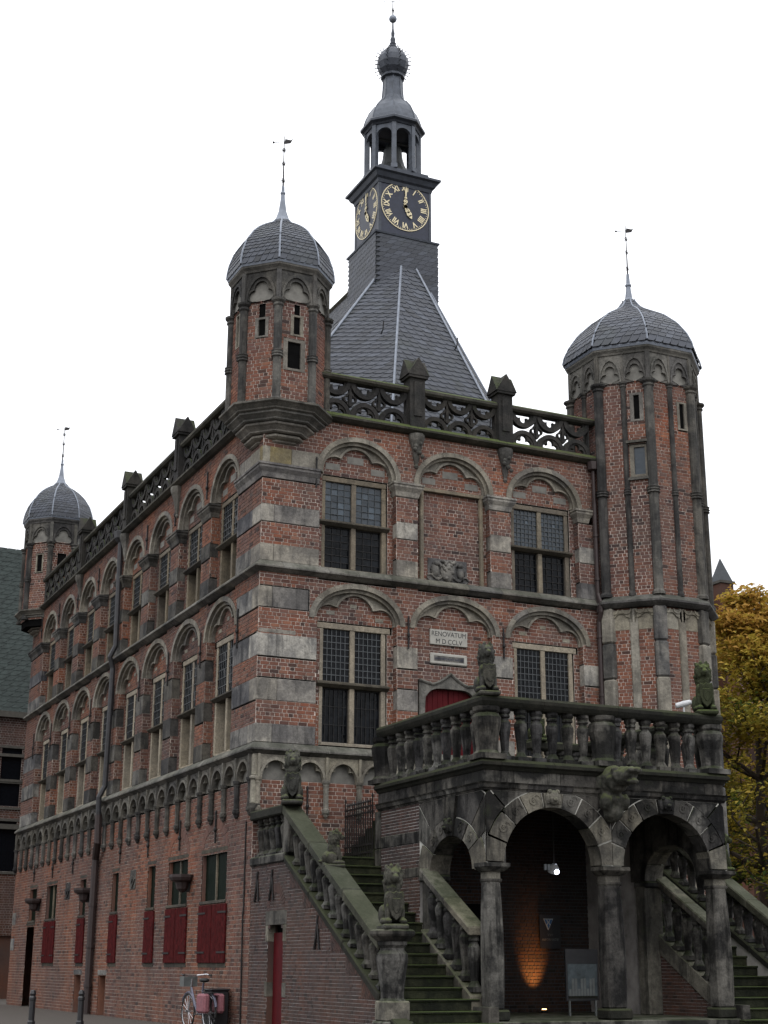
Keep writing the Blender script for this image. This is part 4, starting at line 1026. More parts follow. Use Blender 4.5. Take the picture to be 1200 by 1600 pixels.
# corbelled feet
for c, t in ((c1, t1), (c2, t2)):
    steps = [(.42, 15.72, 15.9), (.72, 15.9, 16.1), (.98, 16.14, 16.4), (1.24, 16.42, 16.66), (1.48, 16.66, 16.92)]
    for (r, z0, z1) in steps:
        sweep(octagon(c, r), [(-.3, z0), (.0, z0), (.05, z0+.03), (.05, z0+.07), (.14, z1-.1), (.2, z1-.06), (.2, z1), (-.3, z1)], True).build('corbel_course', 'arch' if r < 1.2 else 'trim', t)
    MB().lathe([(.35, 15.3), (.5, 15.7), (1.4, 16.85)], (c[0], c[1], 0), 8, R(22.5)).build('corbel_core', 'arch', t)

# ---- right stair tower ---------------------------------------------------------------
c3 = (13.1, .45); R3 = 2.07; ap3 = R3*math.cos(R(22.5)); hw3 = R3*math.sin(R(22.5))
dR = [(2.31, 20.72), (2.26, 20.95), (2.1, 21.3), (1.77, 21.77), (1.27, 22.23), (.82, 22.5), (.46, 22.72), (.27, 22.95), (.2, 23.1)]
spR = [(.22, 23.0), (.13, 23.2), (.09, 23.5), (.08, 23.62), (.11, 23.66), (.11, 23.7), (.07, 23.75), (.05, 24.1)]
h3 = {45: [hrect(.19, .61, 18.08, 19.02), hrect(.12, .72, 16.2, 17.3)], 0: [hrect(.27, .63, 17.9, 18.86)]}
t3 = turret('stair_tower', c3, R3, 12.42, 20.38, [15.75], 19.4, [-45, 0, 45, 90], dR, spR, 25.94, h3, double=True)
turret_openings(t3, c3, ap3, [(45, .40, 18.13, 18.95, .09, .12), (45, .42, 16.3, 17.2, .17, .14), (0, .45, 17.95, 18.8, .09, .1), (45, -.16, 19.22, 19.42, .13, 0), (0, -.16, 19.22, 19.42, .13, 0)])
T = oframe(c3, ap3, 45); MB().wb(-.4, .4, 0, .08, -.02, .12).build('hood_stone', 'trim', t3, tloc(T, .42, 17.34, 0), T[1]); MB().wb(-.4, .4, 0, .08, -.02, .1).build('hood_stone', 'trim', t3, tloc(T, .42, 16.12, 0), T[1])
MB().wb(-.17, .17, 0, .9, -.04, -.03).build('pane', 'glass_sky', t3, tloc(T, .42, 16.3, 0), T[1])
# lower part of the tower: wider panels and flat pilasters
Rl = 2.05; apl = Rl*math.cos(R(22.5)); hwl = Rl*math.sin(R(22.5)); bk = Bricks()
for th in (-45, 0, 45, 90): bk.rect(-hwl, hwl, 3.0, 11.4, [], None, 0, oframe(c3, apl, th))
lw = bk.mortar('tower_base_wall', 'mortar', t3); bk.emit(t3, 'brick', 100, vis=lambda b: b[2] > 8)
MB().lathe([(Rl-.05, 0), (Rl-.05, 12.4)], (c3[0], c3[1], 0), 8, R(22.5)).build('tower_base_core', 'brick', t3)
bw = hwl; fl = lobes([(-bw*.24, .14, bw*.2), (bw*.24, .14, bw*.2), (0, .12, bw*.3)])
for th in (-45, 0, 45, 90):
    T = oframe(c3, apl, th)
    for q in (-1, 1):
        mb = MB(); f1 = lobes([(0, .02, .24), (.2, .05, .17), (-.2, .05, .17)])
        mb.wb(-bw/2+.03, bw/2-.03, 0, .62, -.03, .02); mb.radial((0, .62), lambda a: max(.22, f1(-a)), boxr(bw/2-.03, bw/2-.03, .01, .62), math.pi+.02, 2*math.pi-.02, 36, .02, .06) if False else None
        mb.radial((0, .12), lobes([(0, .22, .17), (.17, .12, .15), (-.17, .12, .15)]), boxr(bw/2-.03, bw/2-.03, .48), .3, math.pi-.3, 36, .02, .07)
        for s_ in (-1, 1): mb.radial((s_*.19, .62), lambda a: .10, lambda a: .145, math.pi, 2*math.pi, 10, .07, .1)
        mb.build('tracery_panel', 'stone_pale', t3, tloc(T, q*bw/2, 11.4, 0), T[1])
    MB().wb(-.13, .13, 0, 9.05, -.02, .07).build('pilaster', 'arch', t3, tloc(T, 0, 3.0, 0), T[1], bevel=.03)
for k in range(8):
    a = R(-22.5+45*k); x, y = c3[0]-Rl*math.sin(a), c3[1]-Rl*math.cos(a)
    for z0_, z1_ in zip((3.0, 6.9, 8.6, 9.9, 11.0), (6.9, 8.6, 9.9, 11.0, 12.08)): MB().box(-.2, .2, -.14, .14, z0_, z1_-.006).build('pilaster_stone', random.choice(('arch', 'stone_left', 'stone_blue')), t3, (x, y, 0), -a, bevel=.05)
sweep(octagon(c3, R3), [(-.2, 12.08), (.1, 12.08), (.2, 12.14), (.27, 12.2), (.27, 12.26), (.08, 12.44), (-.2, 12.46)], True).build('tower_string', 'trim', t3)

# ---- clock tower -----------------------------------------------------------------------
ct = empty('clock_tower', (AX, AY, 0), 0, house)
h = 1.19
MB().box(-h+.03, h-.03, -h+.03, h-.03, 22.0, 25.62).build('tower_base', 'slate_old', ct)
S = Slates(.009)
for (x0, y0, x1, y1) in ((-h, -h, h, -h), (-h, h, -h, -h), (h, -h, h, h)):
    plane_slates(S, (AX+x0, AY+y0, 22.2), (AX+x1, AY+y1, 22.2), (AX+x0, AY+y0, 25.6), (AX+x1, AY+y1, 25.6), h=.17, w=.26, skew=.9)
S.emit(ct, 200, off=(AX, AY, 0))
sq = lambda r: [(r, -r), (-r, -r), (-r, r), (r, r)]
sweep(sq(h-.05), [(-.2, 25.58), (.08, 25.56), (.1, 25.62), (-.1, 25.72), (-.2, 25.72)], True).build('lead_ledge', 'lead_mid', ct)
MB().box(-1, 1, -1, 1, 25.6, 27.72).build('clock_case', 'clock_blue', ct)
for sx in (-1, 1):
    for sy in (-1, 1): MB().box(sx*.965-.05, sx*.965+.05, sy*.965-.05, sy*.965+.05, 25.6, 27.7).build('case_corner', 'lead_dark', ct)
sweep(sq(.98), [(-.3, 27.62), (.05, 27.62), (.08, 27.74), (.15, 27.8), (.22, 27.95), (.3, 28.0), (.3, 28.08), (-.1, 28.3), (-.3, 28.32)], True).build('case_cornice', 'lead_dark', ct)
MB().box(-.95, .95, -.95, .95, 28.0, 28.36).build('lantern_plinth', 'lead_dark', ct)
def dial(rz):
    loc = Vector((math.sin(rz), -math.cos(rz), 0))*1.005
    L = (loc.x, loc.y, 26.86); r = .92
    mb = MB(); mb.radial((0, 0), lambda a: r-.03, lambda a: r, 0, 2*math.pi, 64, 0, .02); mb.build('dial_ring', 'gold', ct, L, rz)
    mb = MB(); mb.radial((0, 0), lambda a: .02, lambda a: r-.03, 0, 2*math.pi, 64, 0, .006); mb.build('dial_plate', 'clock_blue', ct, L, rz)
    mb = MB()
    for k in range(60):
        a = k*math.pi/30; mb.box(-.013, .013, -.014, 0, -.013, .013); b = len(mb.v)-8
        for i in range(b, b+8): x, y, z = mb.v[i]; mb.v[i] = (x+(r-.075)*math.cos(a), y, z+(r-.075)*math.sin(a))
    o = mb.build('minute_dots', 'gold', ct, L, rz); o['kind'] = 'stuff'
    for k, s_ in enumerate(NUMERALS):
        a = R(30*k); me = textmesh(s_, .30, .004, .008, 'CENTER'); me.name = 'numeral'
        w_ = max(vv.co.x for vv in me.vertices)-min(vv.co.x for vv in me.vertices); k_ = min(1, .30/w_)
        rot = Matrix.Rotation(-a, 4, 'Z') @ Matrix.Diagonal((k_*.85, .95, 1, 1)); me.transform(Matrix.Translation((math.sin(a)*.70, math.cos(a)*.70, 0)) @ rot); me.transform(Matrix.Rotation(math.pi/2, 4, 'X'))
        me.materials.append(M['gold']); o = inst('numeral', me, ct, L, rz); o.location += Vector((math.sin(rz), -math.cos(rz), 0))*.012
    def hand(ang, ln, wd, orn, nm):
        mb = MB(); d = -.035
        mb.add([(x, y, z) for y in (d, d-.015) for x, z in ((-.02, -.12), (.02, -.12), (.02, ln*.5), (wd*.5, ln*.8), (0, ln), (-wd*.5, ln*.8), (-.02, ln*.5))], [tuple(range(7)), tuple(range(13, 6, -1))]+[(i, (i+1) % 7, 7+(i+1) % 7, 7+i) for i in range(7)])
        for zz, rr in orn:
            mb.radial((0, zz), lambda q: rr*.5, lambda q: rr, 0, 2*math.pi, 14, .03, .05)
        mb.radial((0, 0), lambda q: .01, lambda q: .075, 0, 2*math.pi, 14, .03, .055)
        me = mb.mesh(nm, 'gold'); me.transform(Matrix.Rotation(ang, 4, 'Y')); inst(nm, me, ct, L, rz)
    hand(R(2), .78, .07, ((.2, .075), (.34, .05)), 'minute_hand'); hand(R(151), .5, .14, ((.17, .09), (.3, .1)), 'hour_hand')
dial(0); dial(-math.pi/2); 
# open lantern with bell
z0, z1 = 28.36, 30.2
for k in range(8):
    a = R(22.5+45*k); x, y = .92*math.cos(a), .92*math.sin(a)
    MB().box(-.1, .1, -.085, .085, z0, z1).build('lantern_post', 'lead_mid', ct, (x, y, 0), a, bevel=.02)
    MB().box(-.13, .13, -.115, .115, z0, z0+.16).build('post_base', 'lead_mid', ct, (x, y, 0), a)
    th = R(45*k); hwf = .92*math.sin(R(22.5)); apf = .92*math.cos(R(22.5))
    mb = MB(); mb.radial((0, 0), ell(hwf-.07, .26), boxr(hwf, hwf, .42), 0, math.pi, 16, -.07, .06); mb.build('lantern_arch', 'lead_mid', ct, (apf*math.cos(th), apf*math.sin(th), z1-.42), th+math.pi/2)
MB().lathe([(.95, z1-.02), (.95, z1+.02)], (0, 0, 0), 8, R(22.5)).build('lantern_ceiling', 'lead_dark', ct)
mb = MB(); mb.lathe([(.02, 1.3), (.24, 1.25), (.33, 1.05), (.37, .7), (.45, .4), (.6, .12), (.66, 0), (.6, .0), (.42, .35)], (0, 0, z0+.16), 18, cap=False); mb.tube([(0, 0, z0+1.5), (0, 0, z1)], .05, 6); mb.tube([(-.8, 0, z0+1.6), (.8, 0, z0+1.6)], .05, 6); mb.build('bell', 'bronze', ct, smooth=False)
oc8 = [(p[0], p[1]) for p in octagon((0, 0), 1.0)]
sweep(oc8, [(-.2, z1), (.02, z1), (.06, z1+.06), (.16, z1+.12), (.16, z1+.2), (.08, z1+.28), (-.2, z1+.3)], True).build('lantern_cornice', 'lead_dark', ct)
MB().lathe([(1.06, 30.48), (1.03, 30.62), (.96, 30.85), (.85, 31.1), (.66, 31.36), (.52, 31.46), (.44, 31.58), (.39, 31.75), (.36, 32.1), (.35, 32.55)], (0, 0, 0), 8, R(22.5)).build('bell_roof', 'lead_mid', ct)
for k in range(8):
    a = R(22.5+45*k); pr = [(1.06, 30.48), (1.03, 30.62), (.96, 30.85), (.85, 31.1), (.66, 31.36), (.52, 31.46), (.44, 31.58), (.39, 31.75), (.36, 32.1), (.35, 32.55)]
    MB().tube([(r*math.cos(a), r*math.sin(a), z) for r, z in pr], .02, 5).build('lead_seam', 'lead_mid', ct)
MB().lathe([(.36, 32.52), (.44, 32.56), (.44, 32.64), (.4, 32.68), (.52, 32.86), (.59, 33.1), (.57, 33.35), (.45, 33.6), (.24, 33.78), (.14, 33.88), (.15, 33.92), (.11, 33.98), (.13, 34.05), (.09, 34.1), (.10, 34.25), (.06, 34.35), (.07, 34.5), (.035, 34.7), (.03, 35.0)], (0, 0, 0), 12).build('onion_finial', 'lead_dark', ct)
mb = MB()
for k in range(8):
    a = R(45*k)
    for q in range(9):
        ph = R(-42+14*q); rr = .58; z = 33.16+rr*math.sin(ph); r = rr*math.cos(ph); p = Vector((r*math.cos(a), r*math.sin(a), z)); d = Vector((math.cos(a)*math.cos(ph), math.sin(a)*math.cos(ph), math.sin(ph)))
        mb.tube([p, p+d*.12], .018, 4); e = Vector((0, 0, 1)).cross(d)*.03; mb.tube([p+d*.11-e, p+d*.13+e], .016, 4)
o = mb.build('leaf_crockets', 'lead_dark', ct); o['kind'] = 'stuff'
MB().sphere((0, 0, 35.12), .15, 14, 9).build('gilt_ball', 'lead', ct, smooth=True)
weathervane(ct, 0, 0, 35.2, 36.6, (.2,))
mb = MB(); c_, s_ = .906, -.424
for q in (-1, 1): mb.tube([(0, 0, 35.85), (q*.2*c_, q*.2*s_, 35.95), (q*.38*c_, q*.38*s_, 35.83)], .014, 4)
mb.build('finial_scroll', 'iron', ct)
# ================================================================== ENTRANCE PORCH WITH TERRACE
porch = tag(empty('entrance_porch'), 'blackened stone porch with two arches, balustraded terrace and double stairs', 'porch')
PX0, PX1, PY = 2.64, 9.22, -7.86
def baluster_mesh(h, r, mat='baluster', n=10, sq=1.0):
    mb = MB(); b = .09*h/1.1
    mb.box(-r*1.15, r*1.15, -r*1.15, r*1.15, 0, b)
    mb.lathe([(r*1.15, b), (r*.95, b+.03), (r*.75, b+.07*h), (r*.62, b+.10*h), (r*.66, b+.14*h), (r*.78, b+.28*h), (r*.95, b+.45*h), (r*1.1, b+.58*h), (r*1.06, b+.64*h), (r*.7, b+.70*h), (r*.66, b+.73*h), (r*.95, b+.75*h), (r*.95, b+.78*h), (r*.8, b+.80*h), (r*1.1, b+.85*h), (r*1.1, h)], (0, 0, 0), n, R(22.5))
    return mb.mesh('baluster', mat)
BAL = baluster_mesh(1.2, .142); BALS = baluster_mesh(1.0, .136)
def ped_mesh(h, r, mat='porch'):
    mb = MB(); mb.box(-r*1.25, r*1.25, -r*1.25, r*1.25, 0, .12)
    mb.lathe([(r*1.25, .12), (r*1.0, .2), (r*.98, .28), (r*1.1, h*.5), (r*1.28, h*.68), (r*1.3, h*.8), (r*1.15, h*.86), (r*1.0, h*.88), (r*1.2, h*.92), (r*1.25, h)], (0, 0, 0), 8, R(22.5)); return mb.mesh('pedestal', mat, bevel=0)
PED = ped_mesh(1.2, .26)
PATHP = [(PX1, -2.05), (PX1, PY), (PX0, PY), (PX0, -2.2)]
sweep_stones('architrave_stone', PATHP, [(-.4, 5.45), (.03, 5.45), (.05, 5.5), (.08, 5.5), (.1, 5.58), (.14, 5.62), (-.4, 5.62)], 'porch', porch, 1.1, .012)
sweep_stones('frieze_stone', PATHP, [(-.4, 5.62), (.02, 5.62), (.02, 5.90), (-.4, 5.9)], 'porch', porch, 1.5, .014)
sweep_stones('cornice_stone', PATHP, [(-.5, 5.9), (.05, 5.9), (.09, 5.96), (.15, 6.0), (.15, 6.07), (.09, 6.14), (-.5, 6.14)], 'rail', porch, 1.8)
sweep_stones('rail_stone', PATHP, [(-.34, 7.33), (.02, 7.33), (.06, 7.38), (.1, 7.46), (.1, 7.54), (.06, 7.6), (-.4, 7.6), (-.46, 7.54), (-.46, 7.46)], 'rail', porch, 2.2)
for i in range(10): inst('baluster', BAL, porch, (PX0+.14, -2.75-.5*i, 6.14)); 
for i in range(10): inst('baluster', BAL, porch, (PX1-.14, -2.75-.5*i, 6.14))
for s_ in (0, 1):
    for i in range(6): inst('baluster', BAL, porch, (3.25+.425*i+s_*3.05, PY+.14, 6.14))
for x, y in ((PX0+.15, PY+.15), (5.92, PY+.14), (PX1-.15, PY+.15), (PX0+.15, -2.2), (PX1-.15, -2.2)): inst('pedestal', PED, porch, (x, y, 6.14))
# back balustrade beside the stair opening
MB().box(7.2, 9.2, -2.3, -1.95, 7.33, 7.58).build('rail_stone', 'rail', porch, bevel=.05); MB().box(7.2, 9.2, -2.32, -1.93, 5.95, 6.15).build('cornice_stone', 'rail', porch)
for i in range(5): inst('baluster', BAL, porch, (7.45+.42*i, -2.12, 6.14))
MB().box(PX0+.1, PX1-.1, PY+.1, -2.0, 5.75, 6.1).build('terrace_floor', 'porch', porch)
for i in range(7): MB().box(4.3, 7.8, -2+.0, -.03, 5.6+.0, 6.13).build('door_platform', 'porch', porch) if i == 0 else None
for i in range(8): MB().box(2.62+.21*i, 4.32, -1.95, -.03, 4.3+.225*i-.22, 4.3+.225*(i+1)).build('step', 'step', porch)
MB().box(2.7, 4.3, -1.9, -.05, .5, 4.1).build('stair_core', 'brick_dark', porch)

def arch_wall(loc, rz, u0, u1, v0, v1, arches, th, blocks=True, nv=9):
    """ashlar wall with round arches; every voussoir and spandrel stone its own piece"""
    w = empty('arcade_wall', loc, rz, porch); core = MB(); inner = MB()
    edges = [u0]+[(a[0]+a[1]+b[0]-b[1])/2 for a, b in zip(arches, arches[1:])]+[u1]
    for (uc, hw, rise), l, r in zip(arches, edges, edges[1:]):
        bx = boxr(uc-l, r-uc, v1-v0); core.radial((uc, v0), ell(hw+.03, rise+.03), bx, 0, math.pi, 40, -.04, 0); inner.radial((uc, v0), ell(hw+.03, rise+.03), bx, 0, math.pi, 40, -th, -.042)
        cuts = [math.pi*(i+(random.uniform(-.08, .08) if 0 < i < nv else 0))/nv for i in range(nv+1)]
        for i, (a, b) in enumerate(zip(cuts, cuts[1:])):
            ro = ell(hw+.50, rise+.42) if i not in (nv//2,) else (lambda t: 9.)
            pr = .03+random.uniform(0, .02)+(.05 if i == nv//2 else 0)
            if i in (0, nv-1): rof = lambda t: min(bx(t), .0+ell(hw+.62, rise+.6)(t))-.014
            else: rof = lambda t, ro=ro: min(bx(t), ro(t))-.014
            mb = MB(); mb.radial((uc, v0), ell(hw, rise), rof, a+.014, b-.014, 6, -th+.01, pr)
            if i not in (0, nv-1, nv//2) and blocks:   # low carved scroll on each stone
                tm = (a+b)/2; rr = ell(hw+.24, rise+.22)(tm); q = (uc+rr*math.cos(tm), v0+rr*math.sin(tm))
                mb.radial(q, lambda t: .06, lambda t: .10, 0, 2*math.pi, 12, pr, pr+.018); mb.radial(q, lambda t: .01, lambda t: .03, 0, 2*math.pi, 8, pr, pr+.02)
                mb.radial((q[0]+.1, q[1]+.05), lambda t: .07, lambda t: .10, .2, 3.6, 9, pr, pr+.016)
            if i == nv//2 and blocks:
                q = (uc, v0+rise+.22); mb.sphere((q[0], -pr-.03, q[1]), (.15, .09, .17), 10, 7)
                for e in (-1, 1): mb.sphere((q[0]+e*.1, -pr-.03, q[1]+.13), (.06, .06, .06), 7, 5); mb.sphere((q[0]+e*.14, -pr-.01, q[1]-.02), (.07, .05, .14), 7, 5)
                mb.sphere((q[0], -pr-.11, q[1]-.05), (.07, .06, .05), 7, 5)
            pale = i in (0, nv-1) or (random.random() < .35)
            mb.build('voussoir' if i != nv//2 else 'keystone', 'porch_pale' if pale else 'porch', w)
        for a, b in ((.02, .78), (.78, 1.40), (math.pi-1.40, math.pi-.78), (math.pi-.78, math.pi-.02)):   # spandrel stones
            def fo(t): return bx(t)-.014
            def fi(t): return min(ell(hw+.515, rise+.435)(t), bx(t)-.02)
            a2 = max(a, math.pi/nv+.01) if a < 1 else a; b2 = min(b, math.pi-math.pi/nv-.01)
            if b2-a2 > .05: MB().radial((uc, v0), fi, fo, a2+.009, b2-.009, 8, -.2, .02).build('spandrel_stone', 'porch', w)
    core.build('arcade_core', 'joint', w); inner.build('arcade_back', 'porch', w); return w
SPP = 3.86
arch_wall((0, PY, 0), 0, PX0, PX1, SPP, 5.45, [(4.37, 1.29, 1.26), (7.5, 1.25, 1.26)], .46)
arch_wall((PX0, 0, 0), -math.pi/2, 4.55, -PY, 3.72, 5.45, [(6.22, 1.05, .82)], .5, True, 7)
arch_wall((PX1, 0, 0), math.pi/2, PY, -4.55, 3.72, 5.45, [(-6.22, 1.05, .82)], .5, False, 7)
# side walls behind the arches: brick panels between stone courses
for side, (X, rz, sg) in enumerate(((PX0, -math.pi/2, 1), (PX1, math.pi/2, -1))):
    w = empty('side_wall', (X, 0, 0), rz, porch); bk = Bricks(.078, .2, .01)
    U = lambda a, b: (a, b) if sg > 0 else (-b, -a)
    for v0, v1 in ((4.78, 5.45), (3.92, 4.5), (2.2, 3.7)): bk.rect(*U(2.35, 4.55), v0, v1)
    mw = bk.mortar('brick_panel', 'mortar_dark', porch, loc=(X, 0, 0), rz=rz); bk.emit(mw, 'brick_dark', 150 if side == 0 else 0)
    for v0, v1 in ((4.5, 4.78), (3.7, 3.92)):
        cuts = [2.35, 3.0, 3.75, 4.55]
        for a, b in zip(cuts, cuts[1:]): a_, b_2 = U(a, b); MB().wb(a_+.004, b_2-.004, v0, v1, -.3, .02).build('course_stone', 'porch', w, bevel=.012)
    a_, b_2 = U(2.05, 2.35)
    for v0, v1 in ((3.0, 3.75), (3.75, 4.5), (4.5, 5.45)): MB().wb(a_, b_2, v0, v1-.008, -.3, .05).build('pier_stone', 'porch', w, bevel=.02)
    a_, b_2 = U(2.05, 4.55); MB().wb(a_, b_2, .4, 5.44, -.4, -.005).build('side_core', 'mortar_dark', w)
    # impost pier of the side arch
    a_, b_2 = U(4.72, 5.14); MB().wb(a_, b_2, .5, 3.6, -.5, .02).build('pier_shaft', 'porch_pale', w, bevel=.02)
    a_, b_2 = U(4.64, 5.24); MB().wb(a_, b_2, 3.56, 3.72, -.5, .1).build('impost', 'porch', w, bevel=.04)
# front pillars
def pillar(x0, x1, y0, y1, tw=.035):
    p = MB(); zb, zt = .72, 3.5; n = 5
    v = []; 
    for i in range(n+1):
        k = i/n; e = tw*(1-k)+.03*math.sin(k*math.pi); v += [(x0-e, y0-e, zb+(zt-zb)*k), (x1+e, y0-e, zb+(zt-zb)*k), (x1+e, y1, zb+(zt-zb)*k), (x0-e, y1, zb+(zt-zb)*k)]
    f = [(i*4+q, i*4+(q+1) % 4, i*4+4+(q+1) % 4, i*4+4+q) for i in range(n) for q in range(4)]+[(0, 3, 2, 1), (n*4, n*4+1, n*4+2, n*4+3)]
    p.add(v, f); o = empty('pillar', (0, 0, 0), 0, porch); p.build('pillar_shaft', 'porch', o, bevel=.05)
    sweep([(x1, y0), (x0, y0), (x0, y1)] if False else [(x1, y1), (x1, y0), (x0, y0), (x0, y1)], [(-.2, 3.42), (.0, 3.42), (.02, 3.46), (.02, 3.5), (-.2, 3.5)]).build('pillar_neck', 'porch', o)
    sweep([(x1, y1), (x1, y0), (x0, y0), (x0, y1)], [(-.2, 3.64), (.05, 3.66), (.14, 3.74), (.16, 3.76), (.16, 3.84), (-.2, 3.855)]).build('pillar_capital', 'porch', o)
    MB().box(x0+.01, x1-.01, y0+.01, y1, 3.5, 3.66).build('pillar_neck', 'porch_pale', o)
    MB().box(x0-.12, x1+.12, y0-.12, y1+.05, .5, .74).build('pillar_base', 'rail', o, bevel=.04)
pillar(PX0+.04, 3.0, PY+.0, PY+.36); pillar(5.76, 6.18, PY+.0, PY+.36); pillar(8.8, PX1-.04, PY, PY+.36)
for i in range(1): pass
# porch floor with a step in front, inner walls and ceiling
MB().box(PX0-.05, PX1+.05, PY-.25, -2.0, 0, .5).build('porch_floor', 'porch', porch, bevel=.02)
MB().box(PX0-.2, PX1+.2, PY-.75, PY-.25, 0, .25).build('step', 'step', porch, bevel=.02)
bk = Bricks(.09, .22); bk.rect(PX0+.4, PX1-.4, .5, 5.7, [hrect(4.0, 5.6, .4, 3.2)]); bw_ = bk.mortar('back_wall', 'slate_old', porch, loc=(0, -2.3, 0)); bk.emit(bw_, 'brick_shaded', 0)  # bricks and joints coloured dark to stand for the shade under the porch
MB().box(3.0, 9.0, -2.2, -2.02, .5, 5.7).build('back_core', 'dark', porch)
# gargoyle spout over the middle pillar
inst('gargoyle', GARG, porch, (5.92, PY-.05, 5.72), 0, (1.2, 1.15, 1.2))

# ---- the two flights of stairs -------------------------------------------------------------
def stairs(X, right=False):
    """X maps the left flight's x (0 outer face .. 2.6 porch) into the scene"""
    st = empty('staircase', (0, 0, 0), 0, porch)
    def bx(x0, x1, *a): q = sorted((X(x0), X(x1))); return MB().box(q[0], q[1], *a)
    for k in range(18):
        z = .239*(k+1); y = -8.66+.3925*k
        mb = bx(.3, 2.62 if y > PY-.3 else 2.75, y, y+.44, z-.239, z-.05); q = sorted((X(.3), X(2.62 if y > PY-.3 else 2.75))); mb.box(q[0], q[1], y-.035, y+.44, z-.05, z)
        mb.build('step', 'step', st, bevel=.012)
    bx(.3, 2.6, -2.0, -.03, 3.9, 4.3).build('landing', 'step', st)
    zr = lambda y: 5.5+.583*(y+2.3) if y < -2.3 else 5.5
    zs = lambda y: 4.26+.575*(y+2.45) if y < -2.45 else 4.26
    def slope(name, x0, x1, ya, yb, top, bot, mat, par=st, bev=.03):
        xs = sorted((X(x0), X(x1))); v = [(x, y, f(y)) for x in xs for (y, f) in ((ya, bot), (yb, bot), (yb, top), (ya, top))]
        MB().add(v, [(0, 1, 2, 3), (7, 6, 5, 4), (0, 4, 5, 1), (1, 5, 6, 2), (2, 6, 7, 3), (3, 7, 4, 0)]).build(name, mat, par, bevel=bev)
    cuts = [-2.3, -4.1, -6.1, -8.0]
    for a, b in zip(cuts, cuts[1:]):
        slope('handrail', -.08, .42, a, b+.01, zr, lambda y: zr(y)-.24, 'rail_green'); slope('stringer_stone', -.07, .4, a if a < -2.4 else -2.45, b+.01, zs, lambda y: zs(y)-.2, 'rail')
    y0_ = -.02 if not right else -1.2
    slope('handrail', -.1, .42, y0_, -2.34, lambda y: 5.5, lambda y: 5.27, 'rail'); slope('landing_edge', -.07, .4, y0_, -2.45, lambda y: 4.32, lambda y: 4.1, 'porch')
    for y in np.linspace(-.35, -2.0, 5): inst('baluster', BALS, st, (X(.16), y, 4.3), 0, (1, 1, .97))
    bx(-.02, .35, -2.6, -2.25, 4.3, 5.3).build('pedestal', 'porch', st, bevel=.03)
    for y in np.linspace(-2.85, -7.75, 14): inst('baluster', BALS, st, (X(.16), y, zs(y)-.05), 0, (1, 1, zr(y)-.2-zs(y)+.03))
    # body of the flight: brick outer wall
    poly = [(-.02, 0), (-8.25, 0), (-8.25, .9), (-2.5, 4.1), (-.02, 4.1)]
    mb = MB(); q = sorted((X(.03 if right else .27), X(.35))); mb.prism(poly, 'x', q[0], q[1]); mb.build('flight_wall', 'mortar_dark', st)
    if not right:
        bk = Bricks(.079, .2, .01, .006)
        ins = lambda v: (0.02, min(8.2, 2.5+(4.08-v)/.575) if v > 0 else 8.2)
        bk.rect(.02, 8.2, 0, 4.1, [harch(1.85, .52, 2.45, .16, -1), hrect(1.15, 2.6, 2.6, 2.95), hrect(1.2, 1.34, 2.2, 2.6), hrect(2.36, 2.56, 2.2, 2.6), hrect(1.2, 1.34, .9, 1.25), hrect(2.36, 2.62, .9, 1.25)], ins)
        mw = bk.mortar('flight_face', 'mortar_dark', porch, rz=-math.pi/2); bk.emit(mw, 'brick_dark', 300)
        for (u0, u1, v0, v1) in ((1.16, 1.82, 2.6, 2.95), (1.83, 2.6, 2.6, 2.95), (1.18, 1.34, 2.2, 2.6), (2.36, 2.58, 2.2, 2.6), (1.18, 1.34, .9, 1.25), (2.36, 2.62, .9, 1.25)): MB().wb(u0, u1, v0, v1-.004, -.2, .015).build('door_stone', 'porch_pale', mw, bevel=.01)
        MB().wb(1.3, 2.4, 0, 2.7, -.26, -.25).build('door_recess', 'dark', mw); MB().wb(1.2, 1.335, 0, 2.62, -.25, -.004).build('door_jamb', 'brick_dark', mw)
        MB().wb(1.36, 2.4, 0, 2.42, -.19, -.15).build('side_door', 'red_door', mw)
        mb = MB()
        for q_ in range(17): mb.radial((1.85, 3.0), ell(.42, .38), ell(.62, .6), math.pi*q_/17+.015, math.pi*(q_+1)/17-.015, 2, -.01, .018)
        mb.build('relieving_arch', 'brick_dark', mw)
        br_ = MB(); nt = 6; ub = np.linspace(2.75, 7.9, nt+1); zl = lambda u: 4.08-.575*(u-2.5)   # braided triangles under the sloping coping
        for ua, ue in zip(ub, ub[1:]):
            A, B = Vector((ua, zl(ua))), Vector((ue, zl(ue))); C_ = Vector((ua, B.y)); hyp = (B-A); L_ = hyp.length; hd = hyp/L_; nn = Vector((hd.y, -hd.x)); nn = nn if nn.y < 0 else -nn
            br_.add([(A.x, -.0115, A.y), (B.x, -.0115, B.y), (C_.x, -.0115, C_.y)], [(0, 1, 2)])
            s0 = .05
            while s0 < L_-.08:
                p = A+hd*s0; k1 = (p.x-C_.x)/max(1e-6, -nn.x) if nn.x < 0 else 9; k2 = (p.y-C_.y)/max(1e-6, -nn.y); k_ = min(k1, k2, 3)-.02; d_ = 0
                while d_ < k_-.03:
                    e_ = min(k_, d_+random.choice((.2, .2, .1))); q0, q1 = p+nn*(d_+.006), p+nn*(e_-.006); w_ = hd*.066
                    br_.add([(q.x, y, q.y) for y in (-.004, -.02) for q in (q0, q0+w_, q1+w_, q1)], [(4, 5, 6, 7), (0, 1, 5, 4), (1, 2, 6, 5), (2, 3, 7, 6), (3, 0, 4, 7)], random.random()); d_ = e_
                s0 += .079
        o = br_.build('braided_brickwork', 'brick_dark', mw); o['kind'] = 'stuff'
